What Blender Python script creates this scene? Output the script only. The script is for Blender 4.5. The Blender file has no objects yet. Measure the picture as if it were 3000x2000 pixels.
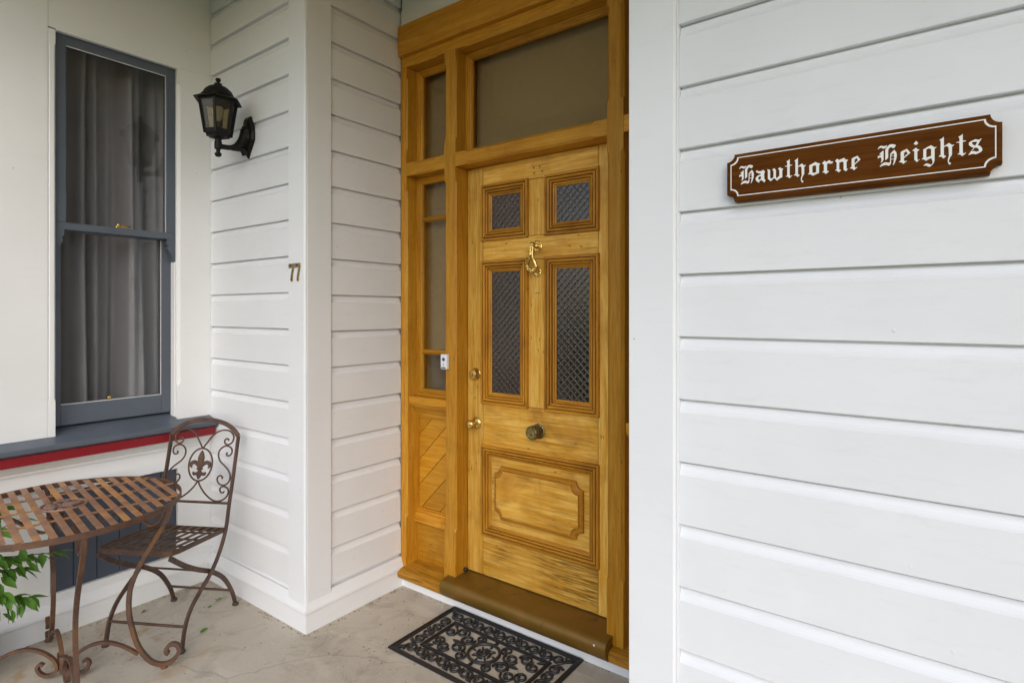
import bpy, bmesh, math, random
from mathutils import Vector, Matrix
from mathutils.geometry import tessellate_polygon
random.seed(77)
R = math.radians
scene = bpy.context.scene
COL = scene.collection

# ------------------------------------------------------------------ camera
cam = bpy.data.cameras.new('camera')
cam.sensor_width = 36.0
cam.lens = 20.117
cam.shift_y = -0.0288
cam.clip_start = 0.05
cam.clip_end = 3000
co = bpy.data.objects.new('camera', cam)
co.location = (0, 0, 1.45)
co.rotation_euler = (R(90), 0, R(36.55))
COL.objects.link(co)
scene.camera = co

# ------------------------------------------------------------------ sky, sun, exposure
SUN_EL, SUN_ROT = 34, 141
world = bpy.data.worlds.new('World')
scene.world = world
world.use_nodes = True
wn = world.node_tree
sky = wn.nodes.new('ShaderNodeTexSky')
sky.sky_type = 'NISHITA'
sky.sun_disc = False
sky.sun_elevation = R(SUN_EL)
sky.sun_rotation = R(SUN_ROT)
sky.air_density = 1.0
sky.dust_density = 1.5
sky.ozone_density = 1.0
wn.nodes['Background'].inputs[1].default_value = 0.15
wn.links.new(sky.outputs[0], wn.nodes['Background'].inputs[0])
sun = bpy.data.lights.new('sun', 'SUN')
sun.energy = .5
sun.angle = R(48)
sun.color = (1.0, 0.995, 0.995)
so = bpy.data.objects.new('sun', sun)
so.rotation_euler = (R(-(90 - SUN_EL)), 0, R(-SUN_ROT))
so.location = (0, 20, 20)
COL.objects.link(so)
vs = scene.view_settings
vs.view_transform = 'Standard'
vs.look = 'None'
vs.gamma = 1.0
vs.use_curve_mapping = False
vs.exposure = 0.72
scene.cycles.max_bounces = 9
scene.cycles.diffuse_bounces = 5
scene.cycles.transparent_max_bounces = 16
scene.cycles.caustics_reflective = False
scene.cycles.caustics_refractive = False
scene.cycles.sample_clamp_indirect = 6.0

# ------------------------------------------------------------------ node helpers
class NT:
    def __init__(s, name):
        s.m = bpy.data.materials.new(name)
        s.m.use_nodes = True
        s.t = s.m.node_tree
        s.p = s.t.nodes.get('Principled BSDF')
        s.out = s.t.nodes.get('Material Output')
    def n(s, typ, ins=None, **kw):
        nd = s.t.nodes.new('ShaderNode' + typ)
        for k, v in kw.items():
            setattr(nd, k, v)
        for k, v in (ins or {}).items():
            s.set(nd, k, v)
        return nd
    def set(s, nd, k, v):
        sock = nd.inputs[k]
        if isinstance(v, bpy.types.NodeSocket):
            s.t.links.new(v, sock)
        elif hasattr(v, 'outputs'):
            s.t.links.new(v.outputs[0], sock)
        else:
            sock.default_value = v
    def math(s, op, a, b=None, c=None):
        nd = s.t.nodes.new('ShaderNodeMath')
        nd.operation = op
        for i, v in enumerate((a, b, c)):
            if v is not None:
                s.set(nd, i, v)
        return nd.outputs[0]
    def mix(s, fac, a, b, blend='MIX'):
        nd = s.t.nodes.new('ShaderNodeMix')
        nd.data_type = 'RGBA'
        nd.blend_type = blend
        s.set(nd, 0, fac)
        s.set(nd, 6, a if not isinstance(a, tuple) else (*a, 1) if len(a) == 3 else a)
        s.set(nd, 7, b if not isinstance(b, tuple) else (*b, 1) if len(b) == 3 else b)
        return nd.outputs[2]
    def ramp(s, fac, *stops):
        nd = s.t.nodes.new('ShaderNodeValToRGB')
        s.set(nd, 0, fac)
        el = nd.color_ramp.elements
        while len(el) < len(stops):
            el.new(0.5)
        for e, (p, c) in zip(el, stops):
            e.position = p
            e.color = (c, c, c, 1) if not isinstance(c, tuple) else (*c, 1)
        return nd.outputs[0]
    def coords(s, rand=True, scale=(1, 1, 1), rot=(0, 0, 0)):
        tc = s.n('TexCoord')
        v = tc.outputs['Object']
        if rand:
            oi = s.n('ObjectInfo')
            sc = s.math('MULTIPLY', oi.outputs['Random'], 37.0)
            ad = s.n('VectorMath', {0: v, 1: sc}, operation='ADD')
            v = ad.outputs[0]
        mp = s.n('Mapping', {'Vector': v, 'Scale': scale, 'Rotation': rot})
        return mp.outputs[0]
    def noise(s, vec, scale, detail=4, rough=0.55, dist=0.0):
        return s.n('TexNoise', {'Vector': vec, 'Scale': scale, 'Detail': detail, 'Roughness': rough, 'Distortion': dist}).outputs[0]
    def bump(s, h, strength, dist, normal=None):
        ins = {'Height': h, 'Strength': strength, 'Distance': dist}
        nd = s.n('Bump', ins)
        if normal is not None:
            s.set(nd, 'Normal', normal)
        return nd.outputs[0]

MAT = {}
def paint(name, col, rough=0.45, var=0.05, bscale=(6, 6, 90), dirt=0.0, dirtcol=(.30, .27, .20)):
    k = NT(name)
    v = k.coords()
    big = k.noise(v, 2.2, 4)
    c2 = tuple(x * (1 - var * 2.2) for x in col)
    c = k.mix(k.ramp(big, (.3, 0.0), (.72, 1.0)), col, c2)
    if dirt:
        sm = k.noise(k.coords(scale=(3, 3, 14)), 3.0, 6, .7)
        c = k.mix(k.math('MULTIPLY', k.ramp(sm, (.55, 0.0), (.8, 1.0)), dirt), c, dirtcol)
        sp = k.n('TexVoronoi', {'Vector': v, 'Scale': 9.0}, feature='F1').outputs['Distance']
        c = k.mix(k.math('MULTIPLY', k.ramp(sp, (.012, 1.0), (.022, 0.0)), .8), c, (.10, .07, .05))
    k.set(k.p, 'Base Color', c)
    rr = k.ramp(k.noise(v, 9, 3), (.3, rough - .08), (.7, rough + .1))
    k.set(k.p, 'Roughness', rr)
    brush = k.noise(k.coords(scale=bscale), 7, 3)
    fine = k.noise(v, 260, 2)
    b = k.bump(fine, .10, .0006)
    wav = k.noise(k.coords(scale=(1.2, 1.2, 5)), 2.4, 2)
    b = k.bump(wav, .16, .012, b)
    k.set(k.p, 'Normal', k.bump(brush, .2, .0012, b))
    MAT[name] = k.m
    return k.m

def wood(name, light, mid, dark, axis, rough=0.36, pits=1.0, wear=0.0, blotch=1.0, rot=(0, 0, 0), spec=.28):
    k = NT(name)
    a = {'x': (2.0, 34, 34), 'z': (34, 34, 2.0), 'y': (34, 2.0, 34)}[axis]
    v = k.coords(scale=a, rot=rot)
    f = {'x': (9, 180, 180), 'z': (180, 180, 9), 'y': (180, 9, 180)}[axis]
    vf = k.coords(scale=f, rot=rot)
    g = k.noise(v, 1.0, 5, .6, 1.6)
    fine = k.noise(vf, 1.0, 3, .6, .4)
    vb = k.coords()
    big = k.noise(vb, 4.5, 4, .6, .6)
    c = k.mix(k.ramp(g, (.36, 0.0), (.62, 1.0)), mid, light)
    c = k.mix(k.math('MULTIPLY', k.ramp(fine, (.50, 0.0), (.68, 1.0)), .38), c, dark)
    c = k.mix(k.math('MULTIPLY', k.ramp(big, (.52, 0.0), (.78, 1.0)), .75 * blotch), c, mid)
    bigd = k.noise(k.coords(scale=(2.2, 2.2, 2.2)), 2.1, 3, .6, .4)
    c = k.mix(k.math('MULTIPLY', k.ramp(bigd, (.53, 0.0), (.76, 1.0)), .50 * blotch), c, dark)
    if pits:
        st = {'x': (14, 34, 42), 'z': (42, 34, 14), 'y': (34, 14, 42)}[axis]
        vo = k.n('TexVoronoi', {'Vector': k.coords(scale=st, rot=rot), 'Scale': 1.0}, feature='F1').outputs['Distance']
        gate = k.ramp(k.noise(vb, 7.0, 2), (.49, 0.0), (.57, 1.0))
        pit = k.math('MULTIPLY', k.ramp(vo, (.075, 1.0), (.15, 0.0)), gate)
        c = k.mix(k.math('MULTIPLY', pit, .85 * pits), c, tuple(x * .22 for x in dark))
    if wear:
        g2 = k.noise(k.coords(scale={'x': (3, 60, 60), 'z': (60, 60, 3), 'y': (60, 3, 60)}[axis]), 1.0, 5, .65, 2.2)
        gz = k.noise(vb, 3.0, 3)
        wm = k.math('MULTIPLY', k.ramp(g2, (.46, 0.0), (.6, 1.0)), k.ramp(gz, (.42, 0.0), (.6, 1.0)))
        c = k.mix(k.math('MULTIPLY', wm, wear), c, tuple(x * .42 for x in dark))
    oi = k.n('ObjectInfo')
    hv = k.n('HueSaturation', {'Color': c, 'Value': k.math('MULTIPLY_ADD', oi.outputs['Random'], .32, .82)})
    k.set(k.p, 'Base Color', hv)
    k.set(k.p, 'Roughness', k.ramp(big, (.3, rough), (.75, rough + .16)))
    k.set(k.p, 'Specular IOR Level', spec)
    b = k.bump(fine, .22, .0007)
    k.set(k.p, 'Normal', k.bump(g, .12, .002, b))
    MAT[name] = k.m
    return k.m

def metal(name, col, rough, dark=None, metallic=1.0, bump=0.15, bs=60):
    k = NT(name)
    v = k.coords()
    n = k.noise(v, 40, 4)
    c = k.mix(k.ramp(n, (.38, 0.0), (.68, 1.0)), col, dark or tuple(x * .6 for x in col))
    k.set(k.p, 'Base Color', c)
    k.set(k.p, 'Metallic', metallic)
    k.set(k.p, 'Roughness', k.ramp(n, (.3, rough), (.7, min(1, rough + .18))))
    k.set(k.p, 'Normal', k.bump(k.noise(v, bs * 4, 3), bump, .0008))
    MAT[name] = k.m
    return k.m

def rust(name, a, b, c_, rough=.72, scale=26):
    k = NT(name)
    v = k.coords()
    n1 = k.noise(v, scale, 5, .65, .6)
    n2 = k.noise(v, scale * .45, 4, .6, .4)
    n3 = k.noise(v, scale * 7, 3, .6)
    c = k.mix(k.ramp(n1, (.42, 0.0), (.60, 1.0)), a, b)
    c = k.mix(k.ramp(n2, (.50, 0.0), (.63, 1.0)), c, c_)
    c = k.mix(k.math('MULTIPLY', k.ramp(n3, (.62, 0.0), (.72, 1.0)), .7), c, tuple(x * .3 for x in a))
    k.set(k.p, 'Base Color', c)
    k.set(k.p, 'Metallic', .15)
    k.set(k.p, 'Roughness', k.ramp(n1, (.3, rough - .15), (.7, rough + .12)))
    k.set(k.p, 'Normal', k.bump(n3, .35, .0008))
    MAT[name] = k.m
    return k.m

def plain(name, col, rough=.5, metallic=0.0, bump=.1, bs=200, spec=.5):
    k = NT(name)
    v = k.coords()
    n = k.noise(v, 30, 4)
    k.set(k.p, 'Base Color', k.mix(n, tuple(x * .85 for x in col), tuple(min(1, x * 1.12) for x in col)))
    k.set(k.p, 'Roughness', rough)
    k.set(k.p, 'Metallic', metallic)
    k.set(k.p, 'Specular IOR Level', spec)
    k.set(k.p, 'Normal', k.bump(k.noise(v, bs, 3), bump, .001))
    MAT[name] = k.m
    return k.m

def glass(name, tint, rough=.01, diamond=False, ior=1.5, wav=.015):
    k = NT(name)
    k.t.nodes.remove(k.p)
    f0 = ((ior - 1) / (ior + 1)) ** 2
    lw = k.n('LayerWeight', {'Blend': .5})
    fr = k.math('MULTIPLY_ADD', k.math('POWER', lw.outputs['Facing'], 5.0), 1 - f0, f0)
    gl = k.n('BsdfGlossy', {'Roughness': rough, 'Color': (1.0, .87, .78, 1) if diamond else (1, 1, 1, 1)})
    tr = k.n('BsdfTransparent', {'Color': (*tint, 1)})
    tc = k.n('TexCoord').outputs['Object']
    if diamond:
        sp = k.n('SeparateXYZ', {0: tc})
        P = .034
        u = k.math('DIVIDE', k.math('ADD', sp.outputs[0], sp.outputs[2]), P)
        w = k.math('DIVIDE', k.math('SUBTRACT', sp.outputs[0], sp.outputs[2]), P)
        pu = k.math('PINGPONG', u, .5)
        pw = k.math('PINGPONG', w, .5)
        h = k.math('MINIMUM', pu, pw)
        h = k.math('SMOOTH_MIN', h, .16, .10)
        n = k.noise(tc, 190, 2)
        b = k.bump(n, .30, .0012)
        nr = k.bump(h, 1.0, .0045, b)
    else:
        nr = k.bump(k.noise(tc, 5, 2), wav, .01)
    k.set(gl, 'Normal', nr)
    k.set(lw, 'Normal', nr)
    ms = k.n('MixShader', {0: fr, 1: tr, 2: gl})
    k.t.links.new(ms.outputs[0], k.out.inputs[0])
    MAT[name] = k.m
    return k.m

# ------------------------------------------------------------------ materials
paint('white', (.795, .808, .835), .42, .03, dirt=.09)
paint('white_vert', (.795, .808, .835), .42, .02, bscale=(90, 90, 6), dirt=.06)
paint('white_bay', (.80, .805, .805), .5, .03, bscale=(60, 60, 60), dirt=.05)
paint('ceiling_paint', (.82, .76, .58), .55, .03, bscale=(10, 90, 10))
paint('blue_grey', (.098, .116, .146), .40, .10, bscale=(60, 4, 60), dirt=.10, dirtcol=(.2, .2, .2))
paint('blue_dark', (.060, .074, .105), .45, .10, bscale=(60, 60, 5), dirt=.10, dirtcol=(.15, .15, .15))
paint('red_paint', (.25, .004, .012), .38, .08, bscale=(60, 4, 60))
L_, M_, D_ = (.74, .450, .095), (.55, .262, .020), (.24, .080, .006)
wood('pine_vertical', L_, M_, D_, 'z')
wood('pine_horizontal', L_, M_, D_, 'x')
wood('pine_worn', L_, M_, D_, 'x', wear=.75, pits=1.0)
wood('pine_panel', L_, M_, D_, 'x', wear=.35, pits=1.0, blotch=1.25)
Lf, Mf, Df = (.56, .280, .027), (.46, .195, .008), (.21, .066, .004)
wood('frame_vertical', Lf, Mf, Df, 'z', pits=.5, blotch=.7, rough=.42)
wood('frame_horizontal', Lf, Mf, Df, 'x', pits=.5, blotch=.8, rough=.42)
wood('frame_diagonal', Lf, Mf, Df, 'x', pits=.3, blotch=.8, rough=.42, rot=(0, R(45), 0))
wood('moulding_vertical', (.54, .255, .022), (.40, .160, .009), (.14, .045, .004), 'z', pits=.5)
wood('moulding_horizontal', (.54, .255, .022), (.40, .160, .009), (.14, .045, .004), 'x', pits=.5)
wood('sill_wood', (.56, .28, .026), (.44, .19, .010), (.17, .065, .006), 'x', wear=.6, rough=.45)
wood('sign_wood', (.130, .045, .008), (.080, .025, .004), (.032, .009, .002), 'x', pits=0, rough=.55, blotch=.8, spec=.03)
plain('sign_white', (.82, .82, .78), .5, bump=.05)
metal('brass', (.80, .58, .20), .14, (.55, .36, .10))
metal('brass_old', (.30, .24, .10), .36, (.085, .07, .035), bump=.4)
metal('brass_number', (.52, .42, .20), .3, (.24, .18, .08))
k = NT('copper_tread')
v = k.coords(rand=False)
n = k.noise(v, 6, 5, .6, .5); n2 = k.noise(v, 22, 4)
c = k.mix(k.ramp(n, (.35, 0.), (.68, 1.)), (.22, .115, .022), (.155, .093, .010))
c = k.mix(k.math('MULTIPLY', k.ramp(n2, (.60, 0.), (.70, 1.)), .45), c, (.07, .055, .02))
k.set(k.p, 'Base Color', c); k.set(k.p, 'Metallic', .4); k.set(k.p, 'Roughness', k.ramp(n2, (.3, .34), (.7, .48)))
k.set(k.p, 'Normal', k.bump(k.noise(v, 14, 3), .18, .006))
MAT['copper_tread'] = k.m
plain('iron_black', (.007, .0065, .006), .5, .0, .3, 120, .25)
plain('rubber', (.017, .016, .017), .48, 0, .3, 300)
plain('plastic_white', (.78, .79, .82), .3, 0, .02)
plain('button_blue', (.02, .07, .30), .25, 0, .02)
plain('black_print', (.01, .01, .015), .4)
plain('screw_dark', (.015, .012, .01), .5)
plain('rubber_foot', (.05, .028, .02), .6)
rust('rust_frame', (.115, .058, .036), (.085, .045, .032), (.15, .07, .03), .62, 20)
rust('rust_chair', (.085, .043, .028), (.06, .033, .025), (.11, .055, .028), .58, 20)
rust('rust_slat', (.36, .175, .075), (.25, .135, .085), (.52, .25, .070), .46, 9)
rust('rust_medallion', (.25, .15, .11), (.19, .11, .085), (.30, .16, .08), .5, 20)
rust('rust_seat', (.13, .075, .040), (.09, .055, .036), (.17, .095, .04), .68, 20)
glass('clear_glass', (.91, .91, .91))
glass('textured_glass', (.34, .25, .18), .045, True, 1.9)
glass('amber_glass', (.74, .70, .58), .06, False, 1.7, .25)
plain('hall_wall', (.50, .38, .20), .8)
plain('blind_cloth', (.36, .245, .085), .9)
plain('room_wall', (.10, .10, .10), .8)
k = NT('curtain_cloth')
v = k.coords(rand=False)
k.set(k.p, 'Base Color', k.mix(k.noise(v, 9, 3), (.26, .255, .275), (.34, .33, .355)))
k.set(k.p, 'Roughness', .9)
k.set(k.p, 'Normal', k.bump(k.noise(v, 500, 2), .2, .001))
MAT['curtain_cloth'] = k.m
def leafmat(name, a, b):
    k = NT(name)
    v = k.coords()
    oi = k.n('ObjectInfo')
    c = k.mix(oi.outputs['Random'], a, b)
    c = k.mix(k.math('MULTIPLY', k.noise(v, 60, 3), .35), c, tuple(x * 1.5 for x in b))
    k.set(k.p, 'Base Color', c)
    k.set(k.p, 'Roughness', .42)
    k.set(k.p, 'Subsurface Weight', 0.0)
    tr = k.n('BsdfTranslucent', {'Color': k.mix(.5, a, tuple(min(1, x * 2.4) for x in b))})
    ms = k.n('MixShader', {0: .25, 1: k.p, 2: tr})
    k.t.links.new(ms.outputs[0], k.out.inputs[0])
    MAT[name] = k.m
leafmat('leaf_green', (.045, .13, .014), (.12, .27, .035))
leafmat('leaf_dry', (.26, .14, .03), (.14, .10, .03))
plain('stem_green', (.07, .09, .025), .6)
plain('terracotta', (.30, .12, .06), .8)
k = NT('concrete')
v = k.coords(rand=False)
n = k.noise(v, 1.6, 6, .62, .5); n2 = k.noise(v, 5.5, 6, .66, .8); n3 = k.noise(v, 70, 4, .6)
c = k.mix(k.ramp(n, (.34, 0.), (.68, 1.)), (.53, .485, .405), (.43, .39, .32))
c = k.mix(k.math('MULTIPLY', k.ramp(n2, (.52, 0.), (.68, 1.)), .62), c, (.31, .27, .21))
st = k.noise(k.coords(rand=False, scale=(1.3, .8, 1)), 2.6, 7, .7, 1.2)
c = k.mix(k.math('MULTIPLY', k.ramp(st, (.57, 0.), (.66, 1.)), .55), c, (.25, .215, .165))
c = k.mix(k.math('MULTIPLY', k.ramp(n3, (.45, 0.), (.75, 1.)), .28), c, (.36, .31, .24))
lt = k.noise(k.coords(rand=False, scale=(1.0, 2.6, 1)), 3.4, 4, .5, .3)
c = k.mix(k.math('MULTIPLY', k.ramp(lt, (.61, 0.), (.66, 1.)), .35), c, (.60, .56, .48))
vo = k.n('TexVoronoi', {'Vector': v, 'Scale': 16.0}, feature='F1').outputs['Distance']
c = k.mix(k.math('MULTIPLY', k.ramp(vo, (.035, 1.0), (.06, 0.)), .75), c, (.10, .06, .035))
vo2 = k.n('TexVoronoi', {'Vector': k.coords(rand=False, scale=(1, 1.1, 1)), 'Scale': 11.3}, feature='F1').outputs['Distance']
c = k.mix(k.math('MULTIPLY', k.ramp(vo2, (.03, 1.0), (.05, 0.)), .7), c, (.7, .68, .62))
cr = k.n('TexVoronoi', {'Vector': k.mix(.16, v, k.n('TexNoise', {'Vector': v, 'Scale': 3.5, 'Detail': 5}).outputs['Color']), 'Scale': 1.15}, feature='DISTANCE_TO_EDGE').outputs['Distance']
crm = k.math('MULTIPLY', k.ramp(cr, (.0015, 1.0), (.0045, 0.)), k.ramp(k.noise(v, 1.3, 2), (.50, 0.), (.56, 1.)))
c = k.mix(k.math('MULTIPLY', crm, .32), c, (.13, .10, .07))
rs = k.noise(v, 7.0, 3)
sp = k.n('SeparateXYZ', {0: v})
dx = k.math('SUBTRACT', sp.outputs[0], -2.80); dy = k.math('SUBTRACT', sp.outputs[1], .90)
dd = k.math('ADD', k.math('MULTIPLY', dx, dx), k.math('MULTIPLY', dy, dy))
rm = k.math('MULTIPLY', k.ramp(rs, (.55, 0.), (.66, 1.)), k.ramp(dd, (.05, 1.0), (.22, 0.)))
c = k.mix(k.math('MULTIPLY', rm, .6), c, (.30, .17, .05))
k.set(k.p, 'Base Color', c)
k.set(k.p, 'Roughness', k.ramp(n2, (.3, .62), (.7, .85)))
b = k.bump(n3, .25, .0015)
k.set(k.p, 'Normal', k.bump(n2, .2, .004, b))
MAT['concrete'] = k.m
plain('path_paving', (.38, .35, .30), .8, 0, .3, 60)
k = NT('lawn_grass')
v = k.coords(rand=False)
k.set(k.p, 'Base Color', k.mix(k.noise(v, 1.5, 6, .7), (.055, .085, .018), (.12, .15, .04)))
k.set(k.p, 'Roughness', .9)
k.set(k.p, 'Normal', k.bump(k.noise(v, 60, 4), .6, .03))
MAT['lawn_grass'] = k.m

# ------------------------------------------------------------------ mesh builder
class MB:
    def __init__(s):
        s.v, s.f = [], []
    def add(s, verts, faces):
        o = len(s.v)
        s.v += [tuple(p) for p in verts]
        s.f += [tuple(i + o for i in f) for f in faces]
        return s
    def box(s, x0, x1, y0, y1, z0, z1):
        v = [(x, y, z) for z in (z0, z1) for y in (y0, y1) for x in (x0, x1)]
        return s.add(v, [(0, 2, 3, 1), (4, 5, 7, 6), (0, 1, 5, 4), (2, 6, 7, 3), (0, 4, 6, 2), (1, 3, 7, 5)])
    def loft(s, rings, cap=True, closed=True):
        """rings: list of equally long point rings"""
        n = len(rings[0]); v = [p for r in rings for p in r]; f = []
        for i in range(len(rings) - 1):
            for j in range(n if closed else n - 1):
                a, b = i * n + j, i * n + (j + 1) % n
                f.append((a, b, b + n, a + n))
        if cap and closed:
            f.append(tuple(range(n - 1, -1, -1)))
            f.append(tuple((len(rings) - 1) * n + j for j in range(n)))
        return s.add(v, f)
    def tube(s, pts, r, sides=8, closed=False, flat=None, up=None):
        """round tube, or a flat bar: flat = (half width along up, half thickness)"""
        P = [Vector(p) for p in pts]
        n = len(P); rings = []
        N = None
        for i in range(n):
            if closed:
                t = (P[(i + 1) % n] - P[i - 1])
            else:
                t = P[min(i + 1, n - 1)] - P[max(i - 1, 0)]
            t = t.normalized()
            if up is not None:
                N = Vector(up) - t * t.dot(Vector(up))
                N = N.normalized() if N.length > 1e-6 else t.orthogonal().normalized()
            elif N is None:
                N = t.orthogonal().normalized()
            else:
                N = (N - t * N.dot(t)).normalized()
            B = t.cross(N)
            rr = r[i] if isinstance(r, (list, tuple)) else r
            if flat:
                a, b = flat
                rings.append([P[i] + N * a + B * b, P[i] - N * a + B * b, P[i] - N * a - B * b, P[i] + N * a - B * b])
            else:
                rings.append([P[i] + (N * math.cos(k * 2 * math.pi / sides) + B * math.sin(k * 2 * math.pi / sides)) * rr for k in range(sides)])
        if closed:
            rings.append(rings[0])
            return s.loft(rings, cap=False)
        return s.loft(rings)
    def prism(s, poly, fn, d0, d1, holes=()):
        """polygon (2-D) swept from depth d0 to d1 through fn(u, v, d)"""
        loops = [list(poly)] + [list(h) for h in holes]
        flat = [p for l in loops for p in l]
        tris = tessellate_polygon([[Vector((p[0], p[1], 0)) for p in l] for l in loops])
        n = len(flat)
        v = [fn(p[0], p[1], d0) for p in flat] + [fn(p[0], p[1], d1) for p in flat]
        f = [tuple(t) for t in tris] + [tuple(i + n for i in reversed(t)) for t in tris]
        o = 0
        for l in loops:
            m = len(l)
            for j in range(m):
                a, b = o + j, o + (j + 1) % m
                f.append((a, b, b + n, a + n))
            o += m
        return s.add(v, f)
    def lathe(s, prof, origin, axis, sides=20, scallop=None):
        """prof: (radius, height along axis)"""
        ax = Vector(axis).normalized(); u = ax.orthogonal().normalized(); w = ax.cross(u)
        O = Vector(origin); rings = []
        for i, (r, h) in enumerate(prof):
            ring = []
            for k in range(sides):
                a = k * 2 * math.pi / sides
                rr = r
                if scallop and r > 1e-4:
                    rr = r * (1 + scallop[1] * math.cos(a * scallop[0]))
                ring.append(O + ax * h + (u * math.cos(a) + w * math.sin(a)) * max(rr, 1e-5))
            rings.append(ring)
        return s.loft(rings)

def crom(pts, n=5, closed=False):
    P = [Vector(p) for p in pts]; out = []
    m = len(P)
    for i in range(m if closed else m - 1):
        p0, p1, p2, p3 = (P[(i + j) % m] if closed else P[min(max(i + j, 0), m - 1)] for j in (-1, 0, 1, 2))
        for k in range(n):
            t = k / n
            out.append(.5 * (2 * p1 + (p2 - p0) * t + (2 * p0 - 5 * p1 + 4 * p2 - p3) * t * t + (3 * p1 - p0 - 3 * p2 + p3) * t ** 3))
    if not closed:
        out.append(P[-1])
    return out

def mesh(name, mb, mat, bevel=0.0, smooth=False, seg=1):
    bm = bmesh.new()
    vs_ = [bm.verts.new(p) for p in mb.v]
    for f in mb.f:
        try:
            bm.faces.new([vs_[i] for i in f])
        except ValueError:
            pass
    if not bevel:
        bmesh.ops.remove_doubles(bm, verts=bm.verts, dist=1e-6)
    bmesh.ops.recalc_face_normals(bm, faces=bm.faces)
    if bevel:
        ed = [e for e in bm.edges if len(e.link_faces) == 2 and e.calc_face_angle(0) > .5]
        bmesh.ops.bevel(bm, geom=ed, offset=bevel, segments=seg, affect='EDGES', profile=.5, clamp_overlap=True)
    me = bpy.data.meshes.new(name)
    bm.to_mesh(me); bm.free()
    me.materials.append(MAT[mat])
    if smooth:
        me.polygons.foreach_set('use_smooth', [True] * len(me.polygons))
        me.set_sharp_from_angle(angle=R(40))
    return me

def link(name, data, parent=None, loc=None):
    o = bpy.data.objects.new(name, data)
    COL.objects.link(o)
    if loc is not None:
        o.location = loc
    if parent is not None:
        o.parent = parent
        if parent.get('_base') is not None:
            o.matrix_parent_inverse = Matrix.Translation(-Vector(parent['_base']))
    return o

def part(name, mb, mat, parent, bevel=0.0, smooth=False, label=None, loc=None, seg=1):
    o = link(name, mesh(name, mb, mat, bevel, smooth, seg), parent, loc)
    if label:
        o['label'] = label
    return o

def thing(name, label, cat, loc, group=None):
    o = link(name, None, None, loc)
    o['_base'] = list(loc)
    o['label'] = label; o['category'] = cat
    if group:
        o['group'] = group
    o.empty_display_size = .1
    return o

def tag(o, label, cat, group=None):
    o['label'] = label; o['category'] = cat
    if group:
        o['group'] = group
    return o

def struct(name, mb, mat, bevel=0.0):
    o = part(name, mb, mat, None, bevel)
    o['kind'] = 'structure'
    return o

def B(x0, x1, y0, y1, z0, z1):
    return MB().box(x0, x1, y0, y1, z0, z1)

# ================================================================== STRUCTURE
ZC = 3.22                                  # verandah ceiling
struct('ground', MB().add([(-400, -400, -.32), (400, -400, -.32), (400, 400, -.32), (-400, 400, -.32)], [(0, 1, 2, 3)]), 'lawn_grass')
struct('porch_floor', B(-3.30, 4.2, -1.0, 2.30, -.30, 0), 'concrete')
struct('verandah_ceiling', B(-6.4, 4.4, .0, 6.2, ZC, ZC + .12), 'ceiling_paint')

struct('added_sky_baffle', B(-6.4, 4.4, -.13, -.001, 3.09, ZC + .1), 'white')  # added out of view to keep the sky's reflection off the transom glass
# rooms behind the door and behind the window: five faces each, open towards the porch
def room(name, x0, x1, y0, y1, z0, z1, open_face, mat):
    v = [(x, y, z) for z in (z0, z1) for y in (y0, y1) for x in (x0, x1)]
    F = {'z0': (0, 2, 3, 1), 'z1': (4, 5, 7, 6), 'y0': (0, 1, 5, 4), 'y1': (2, 6, 7, 3), 'x0': (0, 4, 6, 2), 'x1': (1, 3, 7, 5)}
    return struct(name, MB().add(v, [f for k_, f in F.items() if k_ != open_face]), mat)
room('hall_interior', -2.27, -.71, 2.262, 6.0, .02, 3.15, 'y0', 'hall_wall')
room('room_interior', -6.2, -3.345, -.35, 1.50, .02, 3.15, 'x1', 'room_wall')

# ---------------- weatherboards
PITCH = .171
def board_profile(h=PITCH):
    # (outward, height): flat face, then a cove that runs up under the next board
    return [(-.026, 0), (-.001, 0), (0, .0015), (0, .134), (-.0025, .1365), (-.006, .141), (-.0095, .147), (-.012, .154), (-.0135, .1645), (-.0195, .1655), (-.0195, .1745), (-.026, .1745)]
def boards(parent, fn, a0, a1, zs, zcut=None, mat='white'):
    """fn(a, d, z) maps along-wall, outward, height to world; one mesh shared by all boards of the wall"""
    pr = board_profile()
    rings = []
    n = 2
    for a in (a0, a1):
        rings.append([fn(a, d, z) for d, z in pr])
    me = mesh('weatherboard', MB().loft(rings), mat, 0)
    for z in zs:
        o = link('weatherboard', me, parent)
        o.location = Vector(fn(0, random.uniform(-.0012, .0012), z)) - Vector(fn(0, 0, 0))

def skirting(parent, fn, a0, a1, m0=0, m1=0, top=.150, mat='white'):
    """m0, m1: mitre (+1 outside corner) at each end"""
    pr = [(0, 0), (.018, 0), (.018, .088), (.0225, .0885), (.0225, .100), (.019, .112), (.004, .150), (0, .150)]
    low = [(0, 0), (.018, 0), (.018, .0875), (0, .0875)]
    bead = [(0, .0885), (.0225, .0885), (.0238, .094), (.022, .104), (.016, .116), (.003, top), (0, top)]
    for nm, p in (('skirting_board', low), ('skirting_cap', bead)):
        part(nm, MB().loft([[fn(a0 - m0 * d, d, z) for d, z in p], [fn(a1 + m1 * d, d, z) for d, z in p]]), mat, parent)

Zs = [1.383 + PITCH * k_ for k_ in range(-8, 11)]
# wall planes
YB, XB = 1.533, -2.295                     # board faces: front plane, recess side
front = lambda a, d, z: (a, YB - d, z)
side = lambda a, d, z: (XB + d, a, z)
side_r = lambda a, d, z: (-.697 - d, a, z)
back = lambda a, d, z: (a, 2.10 - d, z)

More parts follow.
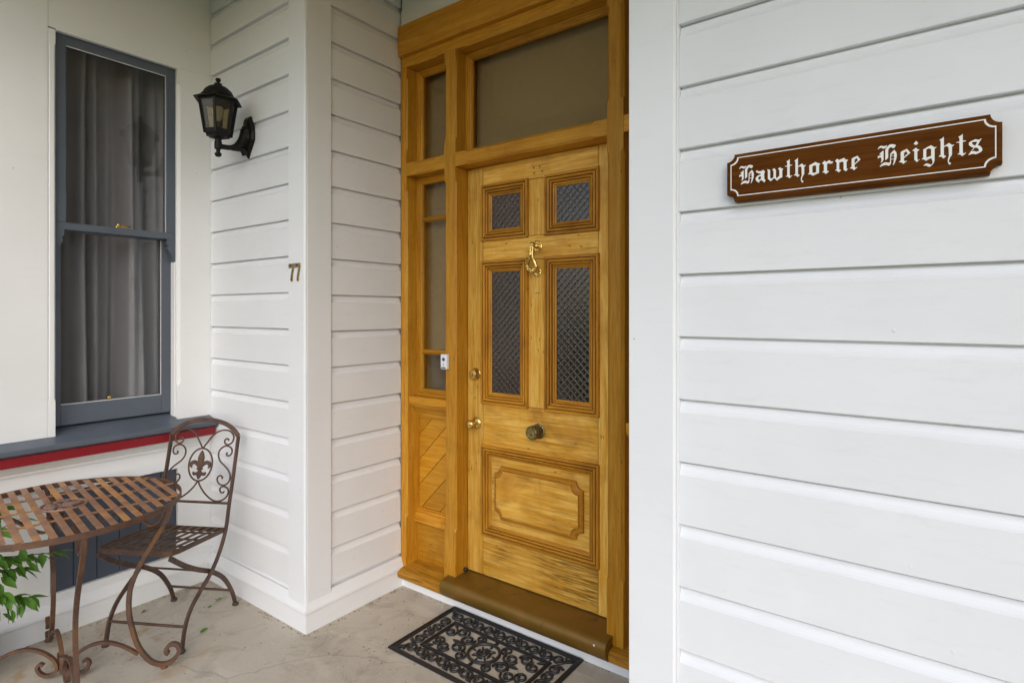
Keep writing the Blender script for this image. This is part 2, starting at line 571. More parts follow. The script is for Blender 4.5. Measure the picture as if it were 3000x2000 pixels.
def chamfer_bar(name, parent, mat, fn, L0, L1, w0, w1, d0, d1, cuts, c=.012, left=True, right=True):
    """bar along L, width w0..w1, depth d0 (front) .. d1; stopped chamfers on its front edges between cuts"""
    ls = [(L0, 0.0)]
    for a, b in cuts:
        ls += [(a, 0), (a + c * .5, c * .45), (a + c * 1.3, c), (b - c * 1.3, c), (b - c * .5, c * .45), (b, 0)]
    ls.append((L1, 0.0))
    rings = []
    e = .0012
    for l, ch in ls:
        cl = max(ch if left else 0, e); cr = max(ch if right else 0, e)
        rings.append([fn(l, w0, d1), fn(l, w0, d0 + cl), fn(l, w0 + cl, d0), fn(l, w1 - cr, d0), fn(l, w1, d0 + cr), fn(l, w1, d1)])
    return part(name, MB().loft(rings), mat, parent)

# ---- wall with the name sign
W = thing('weatherboard_wall', 'white weatherboard wall carrying the wooden name sign, right of the front door', 'wall', (.5, YB, 0))
boards(W, front, -.566, 2.6, Zs)
part('wall_backing', B(-.655, 2.6, YB + .028, YB + .10, 0, ZC - .002), 'white', W)
skirting(W, front, -.70, 2.6, m0=1)
V = lambda l, w, d: (w, d, l)
chamfer_bar('corner_post', W, 'white_vert', V, .12, ZC - .003, -.709, -.573, 1.520, 1.556, [(.24, 3.1)], .006, left=False, right=True)
part('post_fillet', B(-.5728, -.5665, 1.5285, 1.556, .12, ZC - .003), 'white_vert', W, .001)
rn = random.Random(21)
for z in Zs[3:16]:
    for x in (-.47, -.02, .10):
        if rn.random() < .62:
            part('nail_head', MB().lathe([(.0042, 0), (.0036, .0006), (0, .0004 if rn.random() < .5 else .0011)], (x + rn.uniform(-.07, .05), YB + .0003, z + .022 + rn.uniform(-.004, .012)), (0, -1, 0), 8), 'white', W)
# ---- right return of the porch recess
W = thing('recess_wall', 'white boarded return wall of the porch recess, hidden behind the right corner post', 'wall', (-.70, 1.8, 0))
boards(W, side_r, 1.655, 2.098, [z - .022 for z in Zs])
part('wall_backing', B(-.672, -.658, 1.640, 2.25, 0, ZC - .002), 'white', W)
part('corner_post', B(-.7105, -.672, 1.5565, 1.650, .12, ZC - .003), 'white_vert', W, .002)
skirting(W, side_r, 1.556, 2.098)
# ---- wall with the lantern
W = thing('weatherboard_wall', 'narrow white weatherboard wall carrying the black lantern, left of the porch corner', 'wall', (-2.8, YB, 0))
boards(W, front, -3.188, -2.4235, [z - .011 for z in Zs])
part('wall_backing', B(-3.30, -2.39, YB + .028, YB + .10, 0, ZC - .002), 'white', W)
chamfer_bar('corner_post', W, 'white_vert', V, .12, ZC - .003, -2.4228, -2.2925, 1.520, 1.560, [(.245, 3.1)], .008, left=False, right=True)
part('corner_strip', B(-3.2000, -3.1883, 1.5328, 1.5605, .12, ZC - .003), 'white_vert', W)
skirting(W, front, -3.166, -2.295, m1=1)
# ---- left return of the porch recess
W = thing('recess_wall', 'white weatherboard return wall between the corner post and the wooden door frame', 'wall', (XB, 1.8, 0))
boards(W, side, 1.6565, 2.0985, [z - .022 for z in Zs])
part('wall_backing', B(XB - .09, XB - .0275, 1.565, 2.25, 0, ZC - .002), 'white', W)
part('corner_post', B(XB - .025, -2.2855, 1.5275, 1.656, .12, ZC - .003), 'white_vert', W, .0015)
part('corner_bead', MB().tube([(-2.2900, 1.5235, .13), (-2.2900, 1.5235, ZC - .004)], .0032, 8), 'white_vert', W, smooth=True)
skirting(W, side, YB, 2.098, m0=1)
# ---- above the door frame
W = thing('weatherboard_wall', 'strip of white weatherboards above the wooden door frame head', 'wall', (-1.5, 2.1, 2.96))
boards(W, back, -2.284, -.707, [2.9585 + PITCH * .5, ], mat='white')
part('fascia_board', B(-2.284, -.707, 2.092, 2.12, 2.9585, 2.9585 + PITCH * .5 - .001), 'white', W, .001)
part('wall_backing', B(-2.284, -.707, 2.128, 2.25, 2.96, ZC - .002), 'white', W)

# ================================================================== BAY WITH SASH WINDOW  (faces +x)
XW = -3.19
Wx = lambda l, w, d: (XW - d, w, l)        # vertical members: l=z, w=y, d=depth behind the face
Hx = lambda l, w, d: (XW - d, l, w)        # horizontal: l=y, w=z
bay = thing('bay_wall', 'smooth white painted bay wall around the blue-grey sash window', 'wall', (XW, .5, 0))
Y0B = -.75
part('wall_panel', B(XW - .09, XW, Y0B, .8195, .875, ZC - .002), 'white_bay', bay, .001)
chamfer_bar('window_casing', bay, 'white_bay', Wx, .885, 2.7205, .8205, .8470, -.001, .075, [(1.05, 2.66)], .006, left=True, right=True)
part('head_panel', B(XW - .09, XW - .0006, .8205, 1.5325, 2.728, ZC - .002), 'white_bay', bay, .001)
chamfer_bar('window_casing', bay, 'white_bay', Wx, .8765, 2.7272, 1.3640, 1.5325, 0, .075, [(1.06, 2.66)], .014, left=True, right=False)
part('head_bead', B(XW - .05, XW + .003, .8475, 1.3635, 2.7205, 2.7275), 'white_bay', bay, .001)
# below the sill
part('top_rail', B(XW - .05, XW, Y0B, 1.5325, .632, .745), 'white_bay', bay, .0015)
part('stile', B(XW - .05, XW - .0005, 1.366, 1.5325, .180, .6315), 'white_bay', bay, .002)
part('stile', B(XW - .05, XW - .0005, Y0B, .829, .180, .6315), 'white_bay', bay, .002)
part('bottom_rail', B(XW - .05, XW, Y0B, 1.5325, .125, .1795), 'white_bay', bay, .0015)
ap = [(0, .736), (.006, .736), (.010, .745), (.010, .752), (.016, .757), (.028, .772), (.034, .787), (.034, .793), (0, .793)]
part('apron_moulding', MB().loft([[(XW + d, y, z) for d, z in ap] for y in (Y0B, 1.531)]), 'white_bay', bay)
fy = lambda a, d, z: (XW + d, a, z)
skirting(bay, fy, Y0B, 1.5325, top=.142, mat='white_bay')
ed = [.8295, .919, 1.012, 1.105, 1.198, 1.290, 1.3655]
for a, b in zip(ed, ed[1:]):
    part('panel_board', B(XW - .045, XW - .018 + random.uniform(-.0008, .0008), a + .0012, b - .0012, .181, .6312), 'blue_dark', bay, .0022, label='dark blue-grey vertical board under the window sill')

win = thing('sash_window', 'blue-grey double-hung sash window with grey curtains behind it', 'window', (XW, 1.1, .79))
U0, U1 = .8480, 1.3632                      # opening in y
# upper sash (outer plane)
xu0, xu1 = XW - .062, XW - .024
su = 'blue_grey'
up = part('upper_sash', B(xu0, xu1, U0, .892, 1.862, 2.7195), su, win, .0015)
part('sash_stile', B(xu0, xu1, 1.3185, U1, 1.862, 2.7195), su, up, .0015)
part('sash_rail', B(xu0, xu1 - .0006, .8921, 1.3184, 2.676, 2.7195), su, up, .0015)
part('meeting_rail', B(xu0, xu1 - .0003, .8600, 1.3500, 1.828, 1.8615), su, up, .0015)
for y0, y1, sg in ((U0, .886, 1), (1.3225, U1, -1)):  # ogee horns under the stiles
    pts = [(y0 if sg > 0 else y1, 1.8618), (y1 if sg > 0 else y0, 1.8618)]
    a, b = (y0, y1) if sg > 0 else (y1, y0)
    w_ = b - a
    pr = [(a, 1.8618), (b, 1.8618), (b, 1.80), (a + .75 * w_, 1.795), (a + .9 * w_, 1.775), (a + .55 * w_, 1.755), (a + .35 * w_, 1.735), (a + .30 * w_, 1.715), (a, 1.712)]
    part('sash_horn', MB().prism(pr, lambda u, v_, d: (d, u, v_), xu0, xu1 - .0009), su, up, 0)
part('pane', B(xu0 + .016, xu0 + .020, .890, 1.320, 1.860, 2.678), 'clear_glass', up)
part('putty_bead', MB().loft([[(xu0 + .0205, .8922, z), (xu1 - .006, .8922, z), (xu0 + .0205, .900, z)] for z in (1.862, 2.676)]), su, up)
part('glazing_line', B(xu1 - .010, xu1 - .0055, 1.3168, 1.3184, 1.862, 2.676), 'white_bay', up)
part('glazing_line', B(xu1 - .010, xu1 - .0045, .8922, 1.315, 2.6728, 2.6759), 'white_bay', up)
# lower sash (inner plane)
xl0, xl1 = XW - .108, XW - .066
lo = part('lower_sash', B(xl0, xl1, U0, .884, .923, 1.86), su, win, .0015)
part('sash_stile', B(xl0, xl1, 1.3135, U1 - .004, .923, 1.86), su, lo, .0015)
part('sash_rail', B(xl0, xl1 - .0005, .8842, 1.3133, .923, 1.018), su, lo, .0015)
part('meeting_rail', B(xl0, xl1 - .0008, .8842, 1.3133, 1.825, 1.862), su, lo, .0015)
part('pane', B(xl0 + .018, xl0 + .022, .882, 1.3155, 1.016, 1.827), 'clear_glass', lo)
part('glazing_line', B(xl1 - .012, xl1 - .006, 1.3118, 1.3134, 1.018, 1.825), 'white_bay', lo)
part('glazing_line', B(xl1 - .012, xl1 - .005, .8842, 1.3098, 1.0182, 1.0208), 'white_bay', lo)
# jamb linings
part('jamb', B(XW - .12, XW - .0755, 1.3632, 1.375, .90, 2.728), 'white_bay', win)
part('jamb_bead', B(XW - .066, XW - .020, 1.3570, 1.3645, .900, 1.712), 'white_bay', win, .0025)
part('jamb', B(XW - .12, XW - .0755, .836, .8478, .90, 2.728), su, win)
part('head_lining', B(XW - .12, XW - .02, .848, 1.3632, 2.7196, 2.7275), su, win)
lk = part('sash_lock', B(xu0 - .006, xu0 + .022, 1.098, 1.150, 1.8622, 1.872), 'brass', win, .002)
part('lock_lever', B(xu0 + .002, xu0 + .018, 1.128, 1.168, 1.8722, 1.879), 'brass', lk, .002)
part('lock_knob', MB().lathe([(0, 0), (.008, .001), (.009, .008), (.006, .013), (0, .015)], (xu0 + .008, 1.112, 1.8722), (0, 0, 1), 12), 'brass', lk, smooth=True)
part('sash_lift', MB().lathe([(0, 0), (.010, .002), (.012, .010), (.009, .018), (0, .021)], (xl1 - .030, 1.085, 1.0185), (.3, 0, 1), 12), 'brass', win, smooth=True)
# sill with red strip
sp_ = [(-.115, .9215), (.078, .868), (.084, .864), (.084, .846), (.078, .842), (.066, .842), (.066, .836), (-.115, .836)]
part('sill', MB().loft([[(XW + d, y, z) for d, z in sp_] for y in (Y0B, 1.527)]), su, win, .0008)
part('red_strip', B(XW - .03, XW + .071, Y0B, 1.524, .7935, .8355), 'red_paint', win, .0015, label='dark red painted strip below the window sill')

# curtain
cur = thing('curtain', 'grey pleated curtain hanging behind the sash window', 'curtain', (-3.46, 1.1, .9))
def curtain_sheet(y0, y1, ph, seedv, tilt):
    rnd = random.Random(seedv)
    ks = [(rnd.uniform(34, 46), rnd.uniform(0, 6.28), .020), (rnd.uniform(70, 95), rnd.uniform(0, 6.28), .008), (rnd.uniform(15, 22), rnd.uniform(0, 6.28), .014)]
    rings = []
    nz = 26; ny = 120
    for i in range(nz + 1):
        z = .80 + (2.95 - .80) * i / nz
        row = []
        for j in range(ny + 1):
            t = j / ny
            y = y0 + (y1 - y0) * t + tilt * (1 - i / nz) ** 2 * (t - .5)
            x = -3.415 + 2.3 * sum(a * math.sin(f * (y0 + (y1 - y0) * t) + p + .5 * math.sin(z * 1.7 + p)) for f, p, a in ks) * (1.15 - .3 * i / nz)
            row.append((x, y, z))
        rings.append(row)
    return MB().loft(rings, cap=False, closed=False)
part('curtain_panel', curtain_sheet(.62, 1.03, 0, 5, .02), 'curtain_cloth', cur, smooth=True)
part('curtain_panel', curtain_sheet(1.02, 1.52, 0, 11, .03), 'curtain_cloth', cur, smooth=True)
part('curtain_rod', MB().tube([(-3.415, .45, 2.97), (-3.415, 1.49, 2.97)], .012, 10), 'brass_old', cur, smooth=True)

# ================================================================== DOOR FRAME
fr = thing('door_frame', 'varnished golden timber door frame with sidelights and a glazed transom', 'door frame', (-1.49, 2.1, 0))
YF, YBk = 2.10, 2.255
Hh = lambda l, w, d: (l, d, w)             # horizontal bars: l = x, w = z, d = y
FV, FH = 'frame_vertical', 'frame_horizontal'
cut_low, cut_up = (.36, 2.108), (2.298, 2.698)
XL0, XL1 = -2.2935, -2.254                  # left jamb
XM0, XM1 = -1.979, -1.905                   # mullion beside the door
XR0, XR1 = -1.077, -1.003
XQ0, XQ1 = -.729, -.6975
chamfer_bar('jamb', fr, FV, V, .090, 2.745, XL0, XL1, YF, YBk, [cut_low, cut_up], .013, left=False)
chamfer_bar('mullion', fr, FV, V, .105, 2.745, XM0, XM1, YF - .0007, YBk, [cut_low, cut_up], .013)
chamfer_bar('mullion', fr, FV, V, .105, 2.745, XR0, XR1, YF - .0007, YBk, [cut_low, cut_up], .013)
chamfer_bar('jamb', fr, FV, V, .090, 2.745, XQ0, XQ1, YF, YBk, [cut_low, cut_up], .013, right=False)
TZ0, TZ1 = 2.168, 2.2365
for a, b in ((XL1, XM0), (XM1, XR0), (XR1, XQ0)):
    chamfer_bar('transom_bar', fr, FH, Hh, a + .0005, b - .0005, TZ0, TZ1, YF + .0008, YBk, [(a + .055, b - .055)], .011)
chamfer_bar('head_bar', fr, FH, Hh, XL0, XQ1, 2.7455, 2.799, YF + .0004, YBk, [(XL1 + .05, XM0 - .05), (XM1 + .05, XR0 - .05), (XR1 + .05, XQ0 - .05)], .011, right=False)
part('head_board', B(-2.2915, -.6990, 2.074, 2.20, 2.7995, 2.9565), FH, fr, .002)

def picture_frame(parent, x0, x1, z0, z1, prof, yface, mv, mh, name='moulding', sides='tblr'):
    """four mitred lengths of one moulding profile: (inset, outward)"""
    g = .0004
    def ring(c, axis):
        return [c(i, d) for i, d in prof]
    out = []
    zc, xc = (z0 + z1) / 2, (x0 + x1) / 2
    pr = [(prof[0][0], -.012)] + list(prof) + [(prof[-1][0], min(-.014, prof[-1][1] - .002))]
    for s_ in sides:
        if s_ == 't':
            r = [[(x0 + i + g, yface - d, z1 - i) for i, d in pr], [(x1 - i - g, yface - d, z1 - i) for i, d in pr]]; m_ = mh
        elif s_ == 'b':
            r = [[(x0 + i + g, yface - d, z0 + i) for i, d in pr], [(x1 - i - g, yface - d, z0 + i) for i, d in pr]]; m_ = mh
        elif s_ == 'l':
            r = [[(x0 + i, yface - d, z0 + i + g) for i, d in pr], [(x0 + i, yface - d, z1 - i - g) for i, d in pr]]; m_ = mv
        else:
            r = [[(x1 - i, yface - d, z0 + i + g) for i, d in pr], [(x1 - i, yface - d, z1 - i - g) for i, d in pr]]; m_ = mv
        out.append(part(name, MB().loft(r), m_, parent))
    return out

BEAD = [(0, .012), (.010, .012), (.0115, .009), (.015, .009), (.017, .011), (.022, .010), (.0235, .006), (.030, .002), (.034, -.006)]
YG = 2.188
MV, MH = 'moulding_vertical', 'moulding_horizontal'
for a, b in ((XL1, XM0), (XM1, XR0), (XR1, XQ0)):
    # upper lights
    picture_frame(fr, a + .0004, b - .0004, TZ1 + .0003, 2.745, BEAD, YG, FV, FH, 'glazing_bead')
    part('pane', B(a + .028, b - .028, YG + .012, YG + .016, TZ1 + .028, 2.717), 'clear_glass', fr)
for a, b in ((XL1, XM0), (XR1, XQ0)):
    picture_frame(fr, a + .0004, b - .0004, 1.0055, TZ0 - .0003, BEAD, YG, FV, FH, 'glazing_bead')
    for z in (1.236, 1.945):
        pr = [(-.013, .008), (-.012, 0), (-.007, -.005), (0, -.011), (.007, -.005), (.012, 0), (.013, .008)]
        part('glazing_bar', MB().loft([[(x, YG + .003 + d, z + w_) for w_, d in pr] for x in (a + .0345, b - .0345)]), FH, fr)
    for z0, z1 in ((1.034, 1.230), (1.242, 1.939), (1.951, 2.140)):
        part('pane', B(a + .028, b - .028, YG + .012, YG + .016, z0, z1), 'clear_glass', fr)
    # rail and stepped moulding below the light
    part('sidelight_rail', B(a + .0004, b - .0004, 2.118, YBk, .966, 1.005), FH, fr, .0015)
    pr = [(YBk, .9655), (2.125, .9655), (2.125, .957), (2.134, .955), (2.134, .948), (2.139, .946), (2.147, .938), (2.160, .922), (2.170, .908), (2.170, .901), (2.177, .899), (2.177, .893), (2.183, .891), (2.186, .882), (YBk, .882)]
    part('cornice_moulding', MB().loft([[(x, y, z) for y, z in pr] for x in (a + .0006, b - .0006)]), FH, fr)
    pr = [(YBk, .3975), (2.190, .3975), (2.188, .392), (2.180, .389), (2.178, .380), (2.170, .376), (2.166, .360), (2.160, .352), (2.158, .330), (2.164, .324), (YBk, .324)]
    part('base_moulding', MB().loft([[(x, y, z) for y, z in pr] for x in (a + .0006, b - .0006)]), MH, fr)
    part('base_panel', B(a + .0004, b - .0004, 2.190, YBk, .100, .3235), FH, fr, .001)
    # diagonal boards, each clipped to the opening
    def clip(poly, inside, cut):
        out = []
        for i in range(len(poly)):
            p, q = poly[i - 1], poly[i]
            if inside(q):
                if not inside(p): out.append(cut(p, q))
                out.append(q)
            elif inside(p):
                out.append(cut(p, q))
        return out
    x0, x1, z0, z1 = a + .0006, b - .0006, .3985, .8815
    s2 = math.sqrt(2)
    bw = .1355
    flip = 1 if a < -1.5 else -1
    k0 = .779 + 2.262                        # one joint line: z - x = const
    for k_ in range(-9, 9):
        c0, c1 = k0 + (k_) * bw + .0017, k0 + (k_ + 1) * bw - .0017
        xs = (lambda x: x) if flip > 0 else (lambda x: -2.982 - x)
        poly = [(xs(x), x + c) for x, c in ((-3.2, c0), (0.2, c0), (0.2, c1), (-3.2, c1))]
        for ins, ct in ((lambda p: p[0] >= x0, lambda p, q: (x0, p[1] + (q[1] - p[1]) * (x0 - p[0]) / (q[0] - p[0]))),
                        (lambda p: p[0] <= x1, lambda p, q: (x1, p[1] + (q[1] - p[1]) * (x1 - p[0]) / (q[0] - p[0]))),
                        (lambda p: p[1] >= z0, lambda p, q: (p[0] + (q[0] - p[0]) * (z0 - p[1]) / (q[1] - p[1]), z0)),
                        (lambda p: p[1] <= z1, lambda p, q: (p[0] + (q[0] - p[0]) * (z1 - p[1]) / (q[1] - p[1]), z1))):
            poly = clip(poly, ins, ct) if poly else poly
        if len(poly) >= 3:
            part('panel_board', MB().prism(poly, lambda u, v_, d: (u, d, v_), 2.196, 2.23), 'frame_diagonal', fr, .0012)
# sills left and right of the tread, white base strip, copper tread
sl = [(YBk, .116), (2.185, .1145), (2.075, .098), (2.062, .090), (2.058, .075), (2.062, .056), (2.075, .047), (YBk, .047)]
for a, b in ((-2.2915, -1.950), (-1.050, -.6985)):
    part('sill', MB().loft([[(x, y, z) for y, z in sl] for x in (a, b)]), 'sill_wood', fr, .001)
part('base_strip', B(-2.294, -.6985, 2.094, 2.25, 0, .0465), 'white', fr, .001, label='white strip under the timber sill')
tr_ = [(2.235, .150), (2.190, .149), (2.062, .141), (2.048, .137), (2.038, .128), (2.033, .114), (2.034, .098), (2.040, .080), (2.050, .064), (2.064, .054), (2.080, .050), (2.235, .050)]
part('tread', MB().loft([[(x, y, z) for y, z in tr_] for x in (-1.9495, -1.0505)]), 'copper_tread', fr, 0, True, label='worn copper-clad doorstep tread with a rounded nose')
for p in ((-1.10, 2.034, .118), ):
    part('tread_nail', MB().lathe([(0, 0), (.004, .0005), (0, .0015)], p, (0, -1, .3), 8), 'sign_white', fr)
part('door_stop', MB().lathe([(0, 0), (.010, .001), (.011, .012), (.006, .016), (0, .017)], (-1.9005, 2.165, .162), (1, -.2, 0), 10), 'screw_dark', fr, smooth=True)

for x0, x1, z0, z1, lab in ((-2.262, -1.972, 1.238, 2.16, 'drawn blind behind the tall pane of the left sidelight'), (-2.262, -1.972, 2.24, 2.75, 'drawn blind behind the small top light left of the transom'),
                            (-1.898, -1.084, 2.24, 2.75, 'drawn blind behind the wide transom light over the door'), (-.998, -.722, 1.238, 2.16, 'drawn blind behind the right sidelight, hidden by the white post'), (-.998, -.722, 2.24, 2.75, 'drawn blind behind the top light right of the transom')):
    bl = part('window_blind', B(x0, x1, 2.2585, 2.2605, z0, z1), 'blind_cloth', None)
    tag(bl, lab, 'blind', 'blinds behind the door frame lights')

# ================================================================== FRONT DOOR
YD = 2.190
dr = thing('front_door', 'old golden pine front door with four textured glass panes and brass fittings', 'door', (-1.49, YD, .15))
PV, PH = 'pine_vertical', 'pine_horizontal'
e_ = .0011
def dbox(nm, x0, x1, z0, z1, m_, dy=0.0, bev=.0012):
    return part(nm, B(x0 + e_, x1 - e_, YD + dy, YD + .045, z0 + e_, z1 - e_), m_, dr, bev)
dbox('stile', -1.9015, -1.803, .152, 2.1665, PV)
dbox('stile', -1.164, -1.0805, .152, 2.1665, PV)
dbox('top_rail', -1.803, -1.164, 2.066, 2.1665, PH, .0008)
dbox('middle_rail', -1.803, -1.164, 1.694, 1.804, PH, .0008)
dbox('lock_rail', -1.803, -1.164, .788, 1.006, 'pine_panel', .0008)
dbox('bottom_rail', -1.803, -1.164, .152, .358, 'pine_worn', .0008)
dbox('muntin', -1.535, -1.429, 1.804, 2.066, PV, .0012)
dbox('muntin', -1.535, -1.429, 1.006, 1.694, PV, .0012)
BOL = [(0, 0), (0, .006), (.003, .0115), (.012, .012), (.0135, .0005), (.0160, .0005), (.0175, .0120), (.023, .0135), (.0275, .0105), (.0285, -.003), (.0312, -.003), (.033, .0075), (.038, .0065), (.0400, -.007), (.0424, -.007), (.044, -.001), (.049, -.0035), (.0505, -.0070), (.057, -.011)]
for nm, x0, x1, z0, z1 in (('a', -1.811, -1.527, 1.797, 2.074), ('b', -1.437, -1.156, 1.797, 2.074), ('c', -1.811, -1.527, .998, 1.702), ('d', -1.437, -1.156, .998, 1.702)):
    picture_frame(dr, x0, x1, z0, z1, BOL, YD, MV, MH)
    part('pane', B(x0 + .050, x1 - .050, YD + .0125, YD + .0165, z0 + .050, z1 - .050), 'textured_glass', dr)
picture_frame(dr, -1.811, -1.156, .349, .797, BOL, YD, MV, MH)
dbox('panel_ground', -1.768, -1.199, .392, .754, 'pine_panel', .011)
def notched(x0, x1, z0, z1, r, n=7):
    P = []
    for cx, cz, a0 in ((x0, z0, 90), (x1, z0, 180), (x1, z1, 270), (x0, z1, 0)):
        for i in range(n + 1):
            a = R(a0 - 90 * i / n)
            P.append((cx + r * math.cos(a), cz + r * math.sin(a)))
    return P
lay = [(0, .0118), (.0, .000), (.005, -.005), (.015, -.006), (.0185, -.013), (.025, -.0155), (.027, -.0155)]
px0, px1, pz0, pz1 = -1.730, -1.238, .448, .704
rings = []
for ins, dy in lay:
    rings.append([(x, YD + dy, z) for x, z in notched(px0 + ins, px1 - ins, pz0 + ins, pz1 - ins, .036 + ins * .15)])
part('panel_moulding', MB().loft(rings[:5], cap=False), MH, dr)
part('raised_panel', MB().loft(rings[4:]), 'pine_panel', dr, label='raised panel with scooped corners at the bottom of the door')

# ---- fittings
AX = (0, -1, 0)
def rosette(nm, parent, c, r, mat, pet=12, d=.006):
    o = part(nm, MB().lathe([(r, 0), (r, d * .5), (r * .8, d), (r * .62, d * .75), (r * .5, d * .8), (r * .42, d * 1.6), (0, d * 1.7)], c, AX, 48, (pet, .055)), mat, parent, smooth=True)
    m_ = MB()
    for i in range(pet):
        a = i * 2 * math.pi / pet
        p = (c[0] + math.cos(a) * r * .80, c[1] - d * .9, c[2] + math.sin(a) * r * .80)
        m_.lathe([(0, -.001), (r * .13, 0), (r * .09, r * .09), (0, r * .12)], p, AX, 8)
    part('petal_ring', m_, mat, o, smooth=True)
    return o
# knocker
kn = part('door_knocker', MB().lathe([(0, 0), (.012, 0), (.011, .018), (.008, .020), (.008, .036), (.011, .038), (.011, .046), (0, .047)], (-1.4775, YD - .006, 1.752), AX, 16), 'brass', dr, smooth=True, label='polished brass door knocker with teardrop drop')
rosette('knocker_plate', kn, (-1.4775, YD - .0005, 1.752), .027, 'brass')
rosette('strike_plate', kn, (-1.4765, YD - .0005, 1.634), .022, 'brass', 10)
yk = YD - .046
for s_ in (-1, 1):
    pts = [(-1.4775 + s_ * .005, yk, 1.752), (-1.4775 + s_ * .0065, yk, 1.735), (-1.4775 + s_ * .005, yk - .002, 1.715), (-1.4775 + s_ * .009, yk - .002, 1.695), (-1.4775 + s_ * .0200, yk - .001, 1.672), (-1.4775 + s_ * .0245, yk, 1.655), (-1.4775 + s_ * .0165, yk + .002, 1.641), (-1.4775, yk + .004, 1.638)]
    part('knocker_arm', MB().tube(crom(pts, 4), [.0056 + .0020 * abs(math.sin(i * .55)) for i in range(29)], 8), 'brass', kn, smooth=True)
m_ = MB()
for dx, dz, r in ((0, 1.757, .0095), (0, 1.709, .007), (-.0235, 1.655, .0085), (.0235, 1.655, .0085), (0, 1.637, .0115), (-.010, 1.644, .007), (.010, 1.644, .007)):
    r *= 1.2
    m_.lathe([(0, -.007), (r * .8, -.005), (r, 0), (r * .8, .005), (r * .4, .0072), (0, .0075)], (-1.4775 + dx, yk, dz), AX, 12)
part('knocker_boss', m_, 'brass', kn, smooth=True)
part('striker', MB().lathe([(0, 0), (.007, .001), (.008, .012), (.007, .034), (0, .036)], (-1.4775, YD - .008, 1.636), AX, 12), 'brass', kn, smooth=True)
# cylinder lock
cy = part('cylinder_lock', MB().lathe([(0.0305, 0), (.0305, .003), (.028, .005), (.0225, .024), (.0215, .026), (.0200, .0265), (.0195, .0255), (.015, .0255), (.0148, .027), (0, .027)], (-1.8475, YD, 1.140), AX, 28), 'brass', dr, smooth=True)
part('keyway', B(-1.8487, -1.8463, YD - .0278, YD - .026, 1.131, 1.147), 'screw_dark', cy)
# small brass knob
kb = part('door_knob', MB().lathe([(.030, 0), (.030, .002), (.027, .006), (.018, .009), (.011, .012), (.009, .020), (.0095, .030), (.014, .033), (.0205, .040), (.0225, .047), (.021, .054), (.015, .059), (0, .061)], (-1.843, YD, .8965), AX, 32), 'brass', dr, smooth=True, label='small polished brass door knob')
# big centre knob
ck = rosette('centre_knob', dr, (-1.470, YD - .0005, .902), .035, 'brass_old', 14, .007)
ck['label'] = 'large dark brass centre knob with a flower rosette'
part('knob_head', MB().lathe([(.012, .004), (.011, .022), (.014, .030), (.024, .037), (.031, .041), (.0325, .044), (.0325, .058), (.030, .061), (.027, .0605), (.025, .0625), (.020, .0625), (.0185, .061), (.015, .062), (.012, .065), (.006, .067), (0, .068)], (-1.470, YD, .902), AX, 36), 'brass_old', ck, smooth=True)
m_ = MB()
for i in range(14):
    a = i * 2 * math.pi / 14
    m_.lathe([(0, -.001), (.0026, 0), (.0018, .0022), (0, .003)], (-1.470 + math.cos(a) * .0165, YD - .0615, .902 + math.sin(a) * .0165), AX, 7)
for i in range(8):
    a = (i + .5) * 2 * math.pi / 8
    m_.lathe([(0, -.001), (.0016, 0), (.0012, .0012), (0, .0018)], (-1.470 + math.cos(a) * .0285, YD - .0607, .902 + math.sin(a) * .0285), AX, 6)
part('knob_beads', m_, 'brass', ck, smooth=True)
# nail holes and dents that are there one by one
m_ = MB()
for x, z in ((-1.500, 2.118), (-1.466, 2.118), (-1.496, 2.092), (-1.452, 2.095)):
    m_.lathe([(0, .0), (.0042, .0003), (.0030, .0009), (0, .0010)], (x, YD + .0008, z), AX, 9)
part('nail_heads', m_, 'screw_dark', dr, label='dark old nail heads in the top rail')
m_ = MB()
for x, z, l in ((-1.478, 1.536, .016), ):
    m_.box(x - .014, x + .012, YD - .0002 + .0012 - .0006, YD + .002, z - .001, z + .001)
part('scratch', m_, 'screw_dark', dr)

# ================================================================== NAME SIGN
sg = thing('name_sign', 'brown timber sign with scooped corners and white blackletter words Hawthorne Heights', 'sign', (-.162, 1.53, 1.73))
YS = 1.503
def scoop(x0, x1, z0, z1, r, rz=None, n=8):
    return notched(x0, x1, z0, z1, r, n)
rings = []
for ins, y in ((0, 1.5325), (0, YS + .006), (.001, YS + .0035), (.004, YS + .0008), (.0065, YS)):
    rings.append([(x, y, z) for x, z in notched(-.4310 + ins, .1068 - ins, 1.7300 + ins, 1.8500 - ins, .0185 + ins * .3, 8)])
part('sign_board', MB().loft(rings), 'sign_wood', sg)
o_, i_ = notched(-.4208, .0972, 1.7425, 1.8405, .0165, 8), notched(-.4186, .0950, 1.7447, 1.8383, .0172, 8)
part('border_line', MB().prism(o_, lambda u, v_, d: (u, d, v_), YS - .0006, YS + .001, [i_]), 'sign_white', sg)
